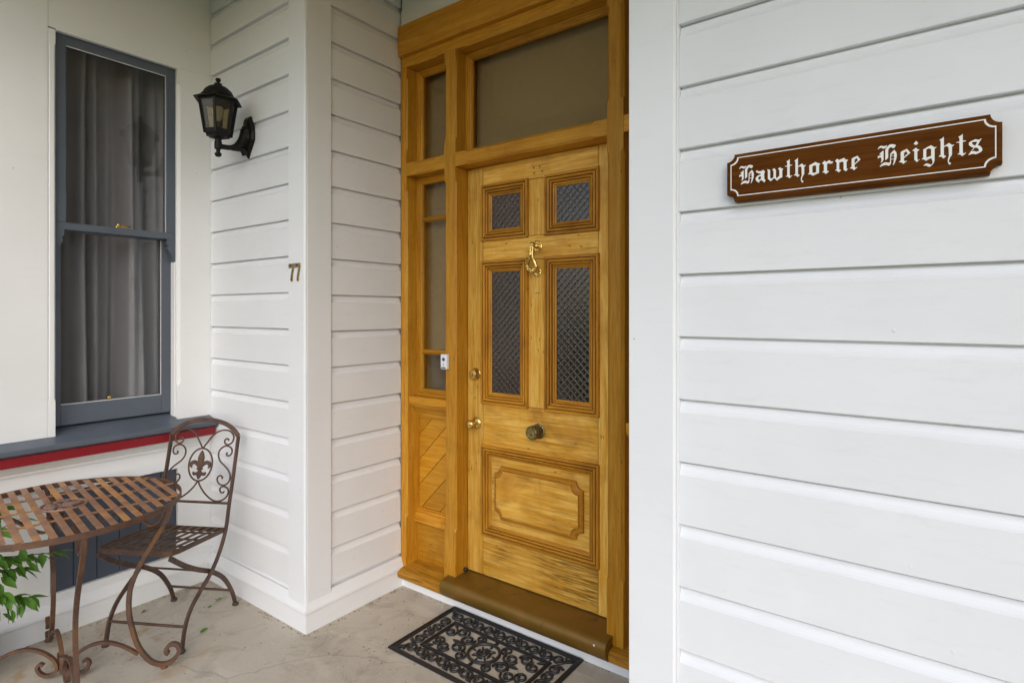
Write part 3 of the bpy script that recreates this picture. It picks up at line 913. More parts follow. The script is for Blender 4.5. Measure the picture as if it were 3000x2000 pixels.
GLYPH={'H':(5781,[[(0,1962),(217,2375),(542,2602),(974,2477),(1351,2373),(1673,2535),(1726,2475),(1619,2135),(1351,1925),(1028,1852),(651,2173),(326,2100),(54,1888)],[(1082,1459),(1082,-592),(867,-942),(596,-1157),(542,-1084),(705,-660),(651,-138),(488,80),(271,51),(163,-125),(0,-34),(0,223),(163,454),(488,466),(575,709),(326,749),(380,933),(651,1146),(867,1366)],[(1458,-715),(1405,-643),(1405,1532),(1566,1889),(1780,2172),(2047,2445),(2313,2590),(2632,2598),(3056,2461),(3319,2288),(3267,2043),(3056,1699),(2791,1719),(2526,1980),(2260,1962),(2047,1679),(1940,1315),(1940,-217),(1726,-502)],[(3056,1280),(3425,686),(3530,35),(3425,-708),(3161,-1554),(2897,-2022),(2791,-1980),(2897,-1514),(3003,-895),(3056,-269),(3003,375),(2897,646),(2632,372),(2473,207),(2473,-1448),(2366,-1813),(2047,-2045),(1673,-1835),(1244,-1833),(813,-1896),(434,-2057),(380,-1921),(705,-1495),(1136,-1241),(1566,-1179),(1993,-1374),(2292,-1292),(2313,488),(2738,990)],[(2441,72),(3034,14),(3034,-100),(2441,-42)],[(2441,-603),(3013,-655),(3013,-770),(2441,-717)]],[]),'e':(9700,[[(1436,1119),(2034,179),(1436,-325),(887,-802),(887,-1369),(1125,-1494),(1333,-1401),(1384,-1510),(762,-2042),(397,-1607),(31,-1550),(0,-1444),(293,-1212),(293,555),(501,773)]],[[(887,331),(1281,642),(1539,97),(887,-551)]]),'i':(12093,[[(633,2569),(1019,2027),(786,1720),(531,1714),(205,1983)],[(633,1098),(887,744),(1242,597),(867,212),(867,-1555),(1040,-1582),(1192,-1457),(1242,-1515),(786,-2015),(327,-1470),(327,402),(21,516),(0,607),(276,847)]],[]),'g':(13709,[[(1631,1169),(1977,839),(2274,604),(2520,721),(2539,595),(2224,306),(2224,-2025),(2076,-2615),(1779,-3061),(1332,-3387),(983,-3186),(683,-2955),(332,-3026),(312,-2936),(583,-2656),(933,-2561),(1332,-2771),(1680,-2984),(1878,-2584),(1829,-2085),(1631,-1562),(1183,-1737),(763,-2004),(332,-1602),(10,-1551),(0,-1450),(282,-1284),(282,511),(583,646),(1083,931)]],[[(803,423),(1233,597),(1631,345),(1631,-1070),(1233,-1190),(803,-1306)]]),'h':(16622,[[(878,2596),(878,588),(1748,1129),(1989,820),(2276,589),(2563,696),(2563,575),(2229,234),(2229,-1398),(1893,-1948),(1700,-2523),(1748,-2894),(2037,-3060),(2056,-3245),(1844,-3454),(1652,-3243),(1507,-2736),(1555,-2137),(1700,-1675),(1652,152),(1362,565),(878,405),(878,-1298),(1217,-1500),(1236,-1600),(780,-1977),(440,-1532),(0,-1461),(19,-1354),(322,-1147),(322,1721),(146,1996),(166,2091),(537,2292)]],[]),'t':(19567,[[(1041,2593),(1041,1191),(1558,1159),(1586,1034),(1041,951),(1041,-1325),(1276,-1460),(1511,-1343),(1586,-1439),(947,-1993),(569,-1548),(237,-1529),(218,-1430),(493,-1235),(493,868),(0,955),(0,1075),(493,1108),(493,1829),(332,2039),(351,2156),(664,2279)]],[]),'s':(21527,[[(2004,1167),(2068,1073),(1454,-178),(1867,-368),(2186,-895),(2186,-1367),(1867,-1667),(1178,-1968),(808,-1789),(484,-1795),(37,-1936),(0,-1835),(854,-550),(484,-367),(65,122),(65,599),(391,839),(1085,1131),(1408,1014),(1729,897)]],[[(530,576),(854,662),(1408,540),(1085,-174),(669,136)],[(484,-1295),(993,-573),(1408,-644),(1683,-1105),(1637,-1393),(1224,-1442),(854,-1238)]]),'a':(-19821,[[(293,979),(731,682),(1240,639),(1747,919),(2151,398),(1978,-115),(2007,-1349),(2295,-1727),(2036,-2245),(1675,-1950),(1385,-1572),(1022,-1676),(731,-2131),(293,-1809),(0,-1382),(0,-839),(439,-358),(1240,-163),(1240,-9),(585,240),(146,535),(29,785)]],[[(585,-812),(1022,-518),(1240,-703),(1240,-1243),(877,-1425),(585,-1230)]]),'w':(-17138,[[(0,934),(287,815),(644,640),(673,375),(644,-1149),(858,-1592),(1426,-1259),(1426,341),(1142,536),(1171,684),(1610,923),(1991,410),(1963,-1334),(2132,-1586),(2764,-1067),(2736,300),(2414,652),(2904,957),(3254,602),(3602,550),(3393,53),(3393,-1534),(2904,-1693),(2203,-2203),(1638,-1517),(1426,-1564),(787,-2163),(144,-1463),(144,300)]],[]),'o':(-8143,[[(1621,1042),(2078,679),(2572,573),(2338,55),(2338,-1624),(1031,-2125),(504,-1697),(0,-1655),(305,-1256),(279,442)]],[[(939,121),(1490,330),(1726,75),(1726,-1316),(1359,-1482),(939,-1348)]]),'r':(-5195,[[(515,1046),(875,699),(1515,1033),(1833,694),(2277,553),(2151,212),(1642,146),(1323,369),(1042,166),(1042,-1355),(1451,-1560),(811,-2076),(361,-1662),(38,-1572),(387,-1259),(387,121),(0,545),(296,789)]],[]),'n':(-2513,[[(416,1071),(792,724),(1790,1066),(2162,579),(2631,505),(2286,61),(2286,-1504),(2631,-1556),(2162,-2084),(1703,-1632),(1703,9),(1479,259),(855,141),(817,-1429),(1230,-1633),(730,-2104),(290,-1638),(0,-1524),(315,-1283),(315,225),(0,633)]],[])}
def letter(ch, x):
    _, outs, holes = GLYPH[ch]
    m_ = MB()
    for j, o in enumerate(outs):
        hs = holes if j == 0 else []
        m_.prism([(p[0] * 1e-5, p[1] * 1e-5) for p in o], lambda u, v_, d: (-.162 + x * 1e-5 + u, d, 1.791 + v_), YS - .0008 - j * .0001, YS + .001, [[(p[0] * 1e-5, p[1] * 1e-5) for p in h] for h in hs])
    part('letter', m_, 'sign_white', sg)
for ch, x in zip('Hawthorne', (-23772, None, None, -13120, -11167, None, None, None, 475)):
    letter(ch, GLYPH[ch][0] if x is None else x)
for ch, x in zip('Heights', (None,) * 7):
    letter(ch, GLYPH[ch][0])

# ================================================================== HOUSE NUMBER
sev = [(0, .082), (.045, .082), (.0455, .066), (.041, .052), (.035, .034), (.0325, .017), (.033, .004), (.031, .0), (.0175, .0), (.016, .004), (.0165, .020), (.020, .036), (.026, .052), (.0295, .0605), (.030, .0625), (.006, .0625), (.002, .0605), (.001, .064)]
for i, (x, lab) in enumerate(((-2.4165, 'brass numeral seven screwed to the corner post, left one of the two'), (-2.3670, 'brass numeral seven screwed to the corner post, right one of the two'))):
    nb = thing('house_number', lab, 'number', (x + .022, 1.52, 1.591), 'house number numerals')
    part('numeral', MB().prism(sev, lambda u, v_, d: (x + u * .98, d, 1.591 + v_), 1.5160, 1.5195), 'brass_number', nb, .0006)
    for sx, sz in ((.019, .073), (.0235, .0085)):
        part('screw', MB().lathe([(.0042, 0), (.004, .001), (0, .0014)], (x + sx, 1.5160, 1.591 + sz), AX, 9), 'screw_dark', nb)

# ================================================================== DOORBELL
db = thing('doorbell', 'small white push-button doorbell with a blue button on the door frame', 'doorbell', (-1.966, 2.098, 1.168))
part('case', B(-1.9850, -1.9430, 2.0785, 2.0990, 1.166, 1.240), 'plastic_white', db, .004, seg=2)
part('button', MB().lathe([(.0092, 0), (.0088, .002), (.005, .0034), (0, .0036)], (-1.9640, 2.0787, 1.2150), AX, 20), 'button_blue', db, smooth=True)
m_ = MB()
m_.tube([(-1.9670, 2.0783, 1.1955), (-1.9655, 2.0783, 1.1900), (-1.9625, 2.0783, 1.1875), (-1.9605, 2.0783, 1.1905), (-1.9620, 2.0783, 1.1940)], .0007, 5)
m_.tube([(-1.9645, 2.0783, 1.1925), (-1.9640, 2.0783, 1.1830), (-1.9605, 2.0783, 1.1825)], .0007, 5)
part('bell_mark', m_, 'button_blue', db)
part('print_bar', B(-1.9775, -1.9505, 2.0779, 2.0788, 1.1705, 1.1760), 'black_print', db)

# ================================================================== WALL LANTERN
LX, LY = -2.780, 1.372
lt = thing('wall_lantern', 'black hexagonal coach lantern on a curved bracket', 'lantern', (-2.79, 1.53, 2.22))
def hexring(r, z, rot=0, cx=LX, cy=LY, n=6):
    return [(cx + r * math.cos(R(rot + 360 / n * i)), cy + r * math.sin(R(rot + 360 / n * i)), z) for i in range(n)]
# back plate: long hexagon with a raised middle
pl = [(-.024, .208), (.024, .208), (.058, .125), (.056, .085), (.0, .0), (-.056, .085), (-.058, .125)]
rings = []
for sc_, y in ((1.0, 1.5330), (1.0, 1.524), (.86, 1.515), (.62, 1.512), (.5, 1.500)):
    rings.append([(-2.788 + u * sc_, y, 2.222 + .105 + (v_ - .105) * sc_) for u, v_ in pl])
part('back_plate', MB().loft(rings), 'iron_black', lt)
# bracket arm
pts = crom([(-2.787, 1.520, 2.350), (-2.787, 1.500, 2.305), (-2.786, 1.470, 2.272), (-2.784, 1.435, 2.256), (-2.782, 1.40, 2.251), (LX, LY, 2.251)], 4)
part('arm', MB().tube(pts, [.034 - .0215 * min(1, i / 11) for i in range(len(pts))], 10), 'iron_black', lt, smooth=True)
pts = crom([(-2.787, 1.515, 2.240), (-2.787, 1.495, 2.262), (-2.786, 1.465, 2.256), (-2.784, 1.44, 2.250)], 4)
part('arm_rib', MB().tube(pts, [.020 - .012 * min(1, i / 11) for i in range(len(pts))], 8), 'iron_black', lt, smooth=True)
part('post', MB().lathe([(0, 2.196), (.010, 2.198), (.0155, 2.206), (.0155, 2.213), (.009, 2.219), (.009, 2.231), (.016, 2.236), (.017, 2.245), (.0165, 2.268), (.014, 2.276), (.017, 2.283), (.034, 2.290), (.034, 2.292), (0, 2.293)], (LX, LY, 0), (0, 0, 1), 16), 'iron_black', lt, smooth=True)
rot = 22
r0, r1, zb, ztp = .056, .083, 2.302, 2.472
part('base_cup', MB().loft([hexring(.030, 2.288, rot), hexring(.050, 2.292, rot), hexring(r0 + .004, 2.303, rot), hexring(r0 + .008, 2.322, rot), hexring(r0 - .004, 2.322, rot)]), 'iron_black', lt)
for i in range(6):
    a0, a1 = R(rot + 60 * i), R(rot + 60 * (i + 1))
    P0 = Vector((LX + r0 * math.cos(a0), LY + r0 * math.sin(a0), zb)); P1 = Vector((LX + r1 * math.cos(a0), LY + r1 * math.sin(a0), ztp))
    part('cage_bar', MB().tube([P0, P1], .0095, 4, flat=(.0085, .0055), up=(math.cos(a0), math.sin(a0), 0)), 'iron_black', lt, .001)
    Q0 = Vector((LX + r0 * math.cos(a1), LY + r0 * math.sin(a1), zb)); Q1 = Vector((LX + r1 * math.cos(a1), LY + r1 * math.sin(a1), ztp))
    nrm = (Q0 - P0).cross(P1 - P0).normalized() * .0015
    ins = .06
    q = [P0.lerp(Q0, ins), Q0.lerp(P0, ins), Q1.lerp(P1, ins), P1.lerp(Q1, ins)]
    part('pane', MB().add([p - nrm for p in q] + [p + nrm for p in q], [(0, 1, 2, 3), (7, 6, 5, 4), (0, 4, 5, 1), (1, 5, 6, 2), (2, 6, 7, 3), (3, 7, 4, 0)]), 'amber_glass', lt)
part('top_band', MB().loft([hexring(r1 + .004, 2.452, rot), hexring(r1 + .007, 2.474, rot), hexring(r1 - .012, 2.474, rot), hexring(r1 - .012, 2.452, rot)]), 'iron_black', lt)
part('brim', MB().loft([hexring(.110, 2.461, rot), hexring(.111, 2.464, rot), hexring(.078, 2.482, rot), hexring(.076, 2.488, rot), hexring(.0, 2.488, rot), hexring(.0, 2.478, rot)]), 'iron_black', lt)
part('dome', MB().lathe([(.072, 2.484), (.070, 2.494), (.060, 2.512), (.044, 2.527), (.026, 2.536), (.016, 2.539), (.018, 2.545), (.0155, 2.549), (.008, 2.551), (.007, 2.557), (.011, 2.561), (.0125, 2.567), (.010, 2.573), (0, 2.576)], (LX, LY, 0), (0, 0, 1), 18), 'iron_black', lt, smooth=True)
part('bulb_holder', MB().lathe([(0, 2.32), (.016, 2.321), (.016, 2.362), (.012, 2.366), (0, 2.367)], (LX, LY, 0), (0, 0, 1), 12), 'iron_black', lt, smooth=True)
part('bulb', MB().lathe([(.010, 2.366), (.018, 2.385), (.026, 2.405), (.027, 2.420), (.020, 2.436), (0, 2.443)], (LX, LY, 0), (0, 0, 1), 14), 'plastic_white', lt, smooth=True)

# ================================================================== DOORMAT
MX0, MX1, MY0, MY1 = -1.902, -1.176, 1.664, 2.088
cx, cy_ = (MX0 + MX1) / 2, (MY0 + MY1) / 2
mt = thing('doormat', 'black rubber doormat with open scrollwork in front of the door', 'doormat', (cx, cy_, 0))
def rect(x0, x1, y0, y1):
    return [(x0, y0), (x1, y0), (x1, y1), (x0, y1)]
fz = lambda u, v_, d: (u, v_, d)
def hole_frame(nm, x0, x1, y0, y1, w, z0, z1):
    part(nm, MB().prism(rect(x0, x1, y0, y1), fz, z0, z1, [rect(x0 + w, x1 - w, y0 + w, y1 - w)[::-1]]), 'rubber', mt, .0012)
hole_frame('outer_frame', MX0, MX1, MY0, MY1, .022, .001, .008)
hole_frame('outer_ridge', MX0 + .003, MX1 - .003, MY0 + .003, MY1 - .003, .008, .008, .0115)
ib = .096
hole_frame('inner_frame', MX0 + ib, MX1 - ib, MY0 + ib, MY1 - ib, .016, .001, .0085)
hole_frame('inner_ridge', MX0 + ib + .0045, MX1 - ib - .0045, MY0 + ib + .0045, MY1 - ib - .0045, .006, .0085, .0115)
def scroll_mesh(Rr, turns=1.3, tr0=.0052):
    pts, rad = [], []
    n = 26
    for i in range(n + 1):
        t = i / n
        r = Rr * (1 - .70 * t ** 1.15)
        a = t * turns * 2 * math.pi
        pts.append((r * math.cos(a), r * math.sin(a), .0065))
        rad.append(tr0 * (1.0 if t < .85 else 1 + (t - .85) * 2.0))
    m_ = MB().tube(pts, rad, 8, up=(0, 0, 1))
    e = pts[-1]
    m_.lathe([(0, -.005), (tr0 * 1.1, -.003), (tr0 * 1.35, 0), (tr0 * 1.0, .004), (0, .0055)], (e[0], e[1], .0068), (0, 0, 1), 10)
    return mesh('scroll', m_, 'rubber', 0, True)
def leaf_mesh(l, w):
    m_ = MB()
    pr = [(-l, 0), (-l * .45, w * .8), (0, w), (l * .45, w * .8), (l, 0), (l * .45, -w * .8), (0, -w), (-l * .45, -w * .8)]
    m_.loft([[(x, y, .001) for x, y in pr], [(x, y, .007) for x, y in pr], [(x * .35, y * .3, .0115) for x, y in pr]])
    return mesh('leaf_boss', m_, 'rubber', 0, False)
sm = scroll_mesh(.029); sm2 = scroll_mesh(.036, 1.3, .0056); lm = leaf_mesh(.020, .006); lm2 = leaf_mesh(.030, .009)
def put(me, nm, x, y, ang, flip=1, sc_=1):
    o = link(nm, me, mt, (x, y, 0))
    o.rotation_euler = (0, 0, R(ang))
    o.scale = (sc_, sc_ * flip, 1)
    return o
bandc = (.022 + ib) / 2
nx = 10
for sy, y in ((1, MY0 + bandc), (-1, MY1 - bandc)):
    L = (MX1 - MX0 - 2 * .052)
    for i in range(nx):
        x = MX0 + .052 + L * (i + .5) / nx
        put(sm, 'scroll', x, y, (-90 if sy > 0 else 90) + (38 if i % 2 else -38) * sy, (1 if i % 2 else -1) * sy, 1.06)
    for i in range(1, nx):
        x = MX0 + .052 + L * i / nx
        put(lm, 'leaf_boss', x, y + (.010 if i % 2 else -.010) * sy, 90, 1, 1.0 if i % 2 else .8)
ny = 4
for sx, x in ((1, MX0 + bandc), (-1, MX1 - bandc)):
    L = (MY1 - MY0 - 2 * ib - .01)
    for i in range(ny):
        y = MY0 + ib + .005 + L * (i + .5) / ny
        put(sm, 'scroll', x, y, (180 if sx > 0 else 0) + (38 if i % 2 else -38) * -sx, (1 if i % 2 else -1) * -sx, 1.0)
    for i in range(0, ny + 1):
        y = MY0 + ib + .005 + L * i / ny
        put(lm, 'leaf_boss', x + (.008 if i % 2 else -.008) * sx, y, 0, 1, 1.0)
for sx in (-1, 1):
    for sy in (-1, 1):
        put(lm2, 'leaf_boss', cx + sx * (.363 - .040), cy_ + sy * (.212 - .040), 45 * sx * sy, 1, 1.15)
        put(lm2, 'leaf_boss', cx + sx * (.363 - ib - .028), cy_ + sy * (.212 - ib - .022), 38 * sx * sy, 1, .9)
        # inner scrolls
        put(sm2, 'scroll', cx + sx * .222, cy_ + sy * .040, 90 * sy + 20 * sx, sx * sy, .82)
        put(sm2, 'scroll', cx + sx * .172, cy_ + sy * .064, 180 if sx > 0 else 0, -sx * sy, .86)
        put(sm2, 'scroll', cx + sx * .116, cy_ + sy * .036, (160 if sx > 0 else 20) * sy, sx * sy, .92)
        put(sm2, 'scroll', cx + sx * .072, cy_ + sy * .071, -90 * sy, -sx * sy, .72)
        put(lm, 'leaf_boss', cx + sx * .142, cy_ + sy * .020, 60 * sx * sy, 1, .9)
    put(lm2, 'leaf_boss', cx + sx * .150, cy_, 0, 1, .95)
    put(lm2, 'leaf_boss', cx, cy_ + sx * .088, 90, 1, .75)
ring = lambda r, z: [(cx + r * math.cos(i * math.pi / 24), cy_ + r * math.sin(i * math.pi / 24), z) for i in range(48)]
part('medallion_ring', MB().tube(ring(.068, .0065), .0068, 8, closed=True, up=(0, 0, 1)), 'rubber', mt, smooth=True)
part('medallion_eye', MB().tube(ring(.014, .0068), .0060, 8, closed=True, up=(0, 0, 1)), 'rubber', mt, smooth=True)
for i in range(8):
    a = 45 * i
    r = .035 if i % 2 else .030
    put(lm, 'leaf_boss', cx + r * math.cos(R(a)), cy_ + r * math.sin(R(a)), a + (90 if i % 2 == 0 else 0), 1, .85)
    if i % 2 == 0:
        put(lm, 'leaf_boss', cx + .053 * math.cos(R(a)), cy_ + .053 * math.sin(R(a)), a, 1, .55)

# ================================================================== CHAIR
CO = Vector((-2.830, 1.2075, 0)); CW = Vector((.872, .489, 0)); CF = Vector((.489, -.872, 0)); UZ = Vector((0, 0, 1))
CO = CO - CW * .006
ch = thing('bistro_chair', 'rusty brown iron folding chair with scrolled back and fleur-de-lis', 'chair', tuple(CO))
C = lambda w, f, z: CO + CW * w + CF * f + UZ * z
RC = 'rust_chair'
leanf = lambda z: -.105 - .238 * (z - .42)
K = lambda w, z, off=0: C(w, leanf(z) - off, z)
hw = .180
for s_ in (-1, 1):
    pts = crom([C(s_ * hw, -.205, .836), C(s_ * hw, -.160, .640), C(s_ * hw, -.130, .524), C(s_ * hw, -.104, .412), C(s_ * hw, -.056, .322), C(s_ * hw, .004, .255), C(s_ * hw, .075, .208), C(s_ * hw, .140, .158), C(s_ * hw, .178, .095), C(s_ * hw, .196, .010)], 4)
    lg = part('leg', MB().tube(pts, 0, flat=(.0045, .0105), up=tuple(CW)), RC, ch, .0015)
    part('foot', MB().lathe([(0, 0), (.014, .001), (.016, .006), (.013, .013), (.007, .017), (0, .018)], tuple(C(s_ * hw, .198, 0)), (0, 0, 1), 12), 'rubber_foot', lg, smooth=True)
    h2 = hw - .014
    pts = crom([C(s_ * h2, .252, .424), C(s_ * h2, .168, .358), C(s_ * h2, .078, .300), C(s_ * h2, -.020, .246), C(s_ * h2, -.108, .176), C(s_ * h2, -.172, .083), C(s_ * h2, -.200, .010)], 4)
    lg = part('leg', MB().tube(pts, 0, flat=(.0045, .0105), up=tuple(CW)), RC, ch, .0015)
    part('foot', MB().lathe([(0, 0), (.014, .001), (.016, .006), (.013, .013), (.007, .017), (0, .018)], tuple(C(s_ * h2, -.202, 0)), (0, 0, 1), 12), 'rubber_foot', lg, smooth=True)
part('stretcher', MB().tube([C(-hw, .176, .098), C(hw, .176, .098)], .0062, 8), RC, ch, smooth=True)
part('stretcher', MB().tube([C(-hw + .014, -.170, .088), C(hw - .014, -.170, .088)], .0062, 8), RC, ch, smooth=True)
part('pivot_rod', MB().tube([C(-hw, -.003, .256), C(hw, -.003, .256)], .005, 8), RC, ch, smooth=True)
# back arch
ar = crom([(-hw, .836), (-.150, .869), (-.100, .896), (-.020, .910), (.055, .904), (.125, .880), (hw, .836)], 5) if False else None
arc = [(-hw, .836), (-.146, .869), (-.095, .895), (-.03, .908), (.03, .908), (.095, .895), (.146, .869), (hw, .836)]
arc = [p for p in crom([(a, b, 0) for a, b in arc], 4)]
part('back_arch', MB().tube([K(p[0], p[1]) for p in arc], 0, flat=(.0045, .0105), up=tuple((CF + UZ * .238).normalized())), RC, ch, .0012)
part('back_bar', MB().tube([K(-hw, .527), K(hw, .527)], .0062, 8), RC, ch, smooth=True)
curves = {'scroll': [
 [(0, .773), (.024, .807), (.050, .841), (.081, .858), (.108, .862), (.134, .857), (.153, .840), (.157, .822), (.150, .803), (.132, .794), (.116, .799), (.111, .812), (.119, .821), (.130, .820), (.131, .812)],
 [(.135, .757), (.130, .750), (.138, .743), (.150, .745), (.158, .758), (.155, .774), (.141, .785), (.120, .788), (.099, .776), (.089, .758), (.091, .736), (.105, .714), (.131, .694), (.154, .673), (.165, .652), (.165, .630), (.152, .613), (.132, .607), (.112, .614), (.100, .631), (.103, .646), (.116, .650), (.126, .643), (.124, .636)],
 [(0, .624), (.017, .596), (.047, .565), (.082, .542), (.111, .534), (.139, .539), (.160, .555), (.167, .577), (.160, .594), (.141, .602), (.126, .597), (.121, .586), (.130, .574), (.142, .574), (.144, .581)]]}
for cv in curves['scroll']:
    for s_ in (-1, 1):
        pp = crom([(a, b, 0) for a, b in cv], 4)
        part('scroll', MB().tube([K(s_ * p[0], p[1]) for p in pp], .0040, 7), RC, ch, smooth=True)
part('back_ring', MB().tube([K(.062 * math.sin(i * math.pi / 20), .698 + .0755 * math.cos(i * math.pi / 20)) for i in range(40)], .0042, 7, closed=True), RC, ch, smooth=True)
bn = (CF + UZ * .238).normalized()
fl = {'spear': [(0, .766), (.011, .748), (.0175, .727), (.012, .706), (.007, .684), (-.007, .684), (-.012, .706), (-.0175, .727), (-.011, .748)],
      'band': [(-.0145, .6838), (.0145, .6838), (.0145, .672), (-.0145, .672)],
      'tail': [(-.006, .6718), (.006, .6718), (.011, .657), (.010, .642), (0, .628), (-.010, .642), (-.011, .657)]}
pet = [(.0065, .6845), (.007, .700), (.017, .713), (.033, .718), (.048, .713), (.0575, .702), (.054, .687), (.042, .679), (.0445, .691), (.039, .699), (.027, .698), (.018, .691), (.013, .6845)]
low = [(.006, .6712), (.014, .662), (.026, .660), (.033, .666), (.036, .656), (.029, .646), (.014, .647), (.0075, .655)]
em = part('fleur_emblem', MB().prism(fl['spear'], lambda u, v_, d: K(u, v_) + bn * d, -.0055, .0055), RC, ch, .003)
for nm, pg in (('band', fl['band']), ('tail', fl['tail'])):
    part(nm, MB().prism(pg, lambda u, v_, d: K(u, v_) + bn * d, -.006, .006), RC, em, .0022)
for s_ in (-1, 1):
    part('petal', MB().prism([(s_ * a, b) for a, b in pet], lambda u, v_, d: K(u, v_) + bn * d, -.005, .005), RC, em, .002)
    part('petal', MB().prism([(s_ * a, b) for a, b in low], lambda u, v_, d: K(u, v_) + bn * d, -.005, .005), RC, em, .002)
# seat
zs = lambda f: .42 + .03 * (f + .095) / .355
def S(w, f, dz=0): return C(w, f, zs(f) + dz)
crn = [(-.176, -.095), (.176, -.095), (.176, .205), (.166, .238), (.140, .257), (-.140, .257), (-.166, .238), (-.176, .205)]
cc = crn + [crn[0]]
part('seat_frame', MB().tube([S(a, b, -.008) for a, b in crn], 0, closed=True, flat=(.011, .0028), up=(0, 0, 1)), RC, ch, .0008)
for i in range(8):
    w = -.148 + .296 * i / 7
    part('slat', MB().tube([S(w, -.093, .001), S(w, .254, .001)], 0, flat=(.0018, .0085), up=(0, 0, 1)), 'rust_seat', ch, .0006)
for f in (-.02, .075, .17):
    part('cross_bar', MB().tube([S(-.174, f, -.0035), S(.174, f, -.0035)], 0, flat=(.0018, .0075), up=(0, 0, 1)), 'rust_seat', ch, .0006)

# ================================================================== TABLE
TC = Vector((-2.780, .764, 0)); TZ = .683
tb = thing('bistro_table', 'round rusty iron folding table with a slatted top', 'table', tuple(TC))
RF = 'rust_frame'
aS = R(-7)
E1 = Vector((math.cos(aS), math.sin(aS), 0)); E2 = Vector((-math.sin(aS), math.cos(aS), 0))
T = lambda u, v_, z: TC + E1 * u + E2 * v_ + UZ * z
TR = .403
circ = lambda r, z, n=72: [TC + Vector((r * math.cos(i * 2 * math.pi / n), r * math.sin(i * 2 * math.pi / n), z)) for i in range(n)]
part('rim', MB().tube(circ(TR, TZ - .010), 0, closed=True, flat=(.011, .0028), up=(0, 0, 1)), RF, tb, .0009)
mr = .073
for k_ in range(-9, 10):
    v_ = k_ * .0432 + .004
    h = math.sqrt(max(0, (TR - .004) ** 2 - (abs(v_) + .013) ** 2))
    if h < .05: continue
    segs = [(-h, h)]
    if abs(v_) < mr - .006:
        g = math.sqrt(mr ** 2 - v_ ** 2)
        segs = [(-h, -g), (g, h)]
    for a, b in segs:
        sag = random.uniform(-.0008, .0012)
        part('slat', MB().tube([T(a, v_, TZ), T((a + b) / 2, v_, TZ + sag), T(b, v_, TZ)], 0, flat=(.0016, .0112), up=(0, 0, 1)), 'rust_slat', tb, .0006)
for u in (-.205, -.035, .165, ):
    h = math.sqrt(TR ** 2 - u ** 2) - .004
    part('cross_rod', MB().tube([T(u, -h, TZ - .0062), T(u, h, TZ - .0062)], .0044, 7), 'rust_slat', tb, smooth=True)
md = part('medallion', MB().tube(circ(mr, TZ + .002, 40), .0045, 7, closed=True), 'rust_medallion', tb, smooth=True)
def flat_leaf(pts, h=.004):
    return MB().prism(pts, lambda u, v2, d: T(u, v2, TZ + .001 + d), -.003, h)
part('fleur', flat_leaf([(0, .066), (-.014, .045), (-.019, .022), (-.010, -.004), (0, -.010), (.010, -.004), (.019, .022), (.014, .045)], .007), 'rust_medallion', md, .002)
for s_ in (-1, 1):
    pp = crom([(s_ * .006, -.012, 0), (s_ * .024, .008, 0), (s_ * .046, .018, 0), (s_ * .060, .004, 0), (s_ * .054, -.018, 0), (s_ * .040, -.020, 0)], 4)
    part('petal', MB().tube([T(p[0], p[1], TZ + .003) for p in pp], 0, flat=(.003, .0055), up=(0, 0, 1)), 'rust_medallion', md, .001)
    pp = crom([(s_ * .004, -.018, 0), (s_ * .020, -.034, 0), (s_ * .036, -.046, 0), (s_ * .044, -.036, 0)], 4)
    part('petal', MB().tube([T(p[0], p[1], TZ + .003) for p in pp], 0, flat=(.003, .0065), up=(0, 0, 1)), 'rust_medallion', md, .001)
part('fleur_band', flat_leaf([(-.020, -.008), (.020, -.008), (.020, -.018), (-.020, -.018)], .008), 'rust_medallion', md, .001)
part('fleur_tail', flat_leaf([(-.010, -.0185), (.010, -.0185), (.014, -.040), (0, -.066), (-.014, -.040)], .005), 'rust_medallion', md, .001)
LEG = [(.388, .664), (.385, .640), (.377, .610), (.358, .572), (.328, .518), (.298, .467), (.268, .410), (.249, .362), (.238, .322), (.234, .266), (.238, .212), (.250, .158), (.265, .108), (.286, .068), (.314, .034), (.347, .017), (.380, .018), (.410, .040), (.422, .068), (.411, .090), (.392, .093), (.375, .079), (.374, .062), (.383, .056)]
ARM = [(.269, .066), (.234, .091), (.203, .109), (.161, .124), (.121, .125), (.084, .114), (.050, .092), (.026, .064), (.022, .040), (.038, .020), (.062, .016), (.084, .030), (.092, .052), (.082, .064), (.070, .058)]
UPP = [(.372, .648), (.352, .604), (.322, .583), (.292, .600), (.276, .640), (.240, .660), (.180, .640), (.120, .600), (.070, .580), (.040, .602), (.046, .632), (.070, .636)]
for ang in (47, 227, -7, 173):
    e = Vector((math.cos(R(ang)), math.sin(R(ang)), 0)); nn = (-e.y, e.x, 0)
    G = lambda r, z: TC + e * r + UZ * z
    lg = part('leg', MB().tube([G(p[0], p[1]) for p in crom([(a, b, 0) for a, b in LEG], 4)], 0, flat=(.0078, .0078), up=nn), RF, tb, .0028)
    part('foot', MB().lathe([(0, 0), (.013, .0008), (.014, .007), (.012, .012), (0, .0125)], tuple(G(.365, 0)), (0, 0, 1), 12), RF, lg, smooth=True)
    part('arm', MB().tube([G(p[0], p[1]) for p in crom([(a, b, 0) for a, b in ARM], 4)], 0, flat=(.0075, .0055), up=nn), RF, tb, .0018)
    part('brace', MB().tube([G(p[0], p[1]) for p in crom([(a, b, 0) for a, b in UPP], 4)], 0, flat=(.0075, .004), up=nn), RF, tb, .0012)
    part('bracket', MB().lathe([(0, 0), (.011, 0), (.011, .012), (0, .013)], tuple(G(.388, .656)), (0, 0, 1), 10), RF, tb, smooth=True)
part('hub', MB().lathe([(0, .022), (.013, .022), (.014, .024), (.014, .085), (.013, .087), (0, .087)], tuple(TC), (0, 0, 1), 14), RF, tb, smooth=True)
part('hub', MB().lathe([(0, .585), (.012, .585), (.012, .640), (0, .641)], tuple(TC), (0, 0, 1), 12), RF, tb, smooth=True)

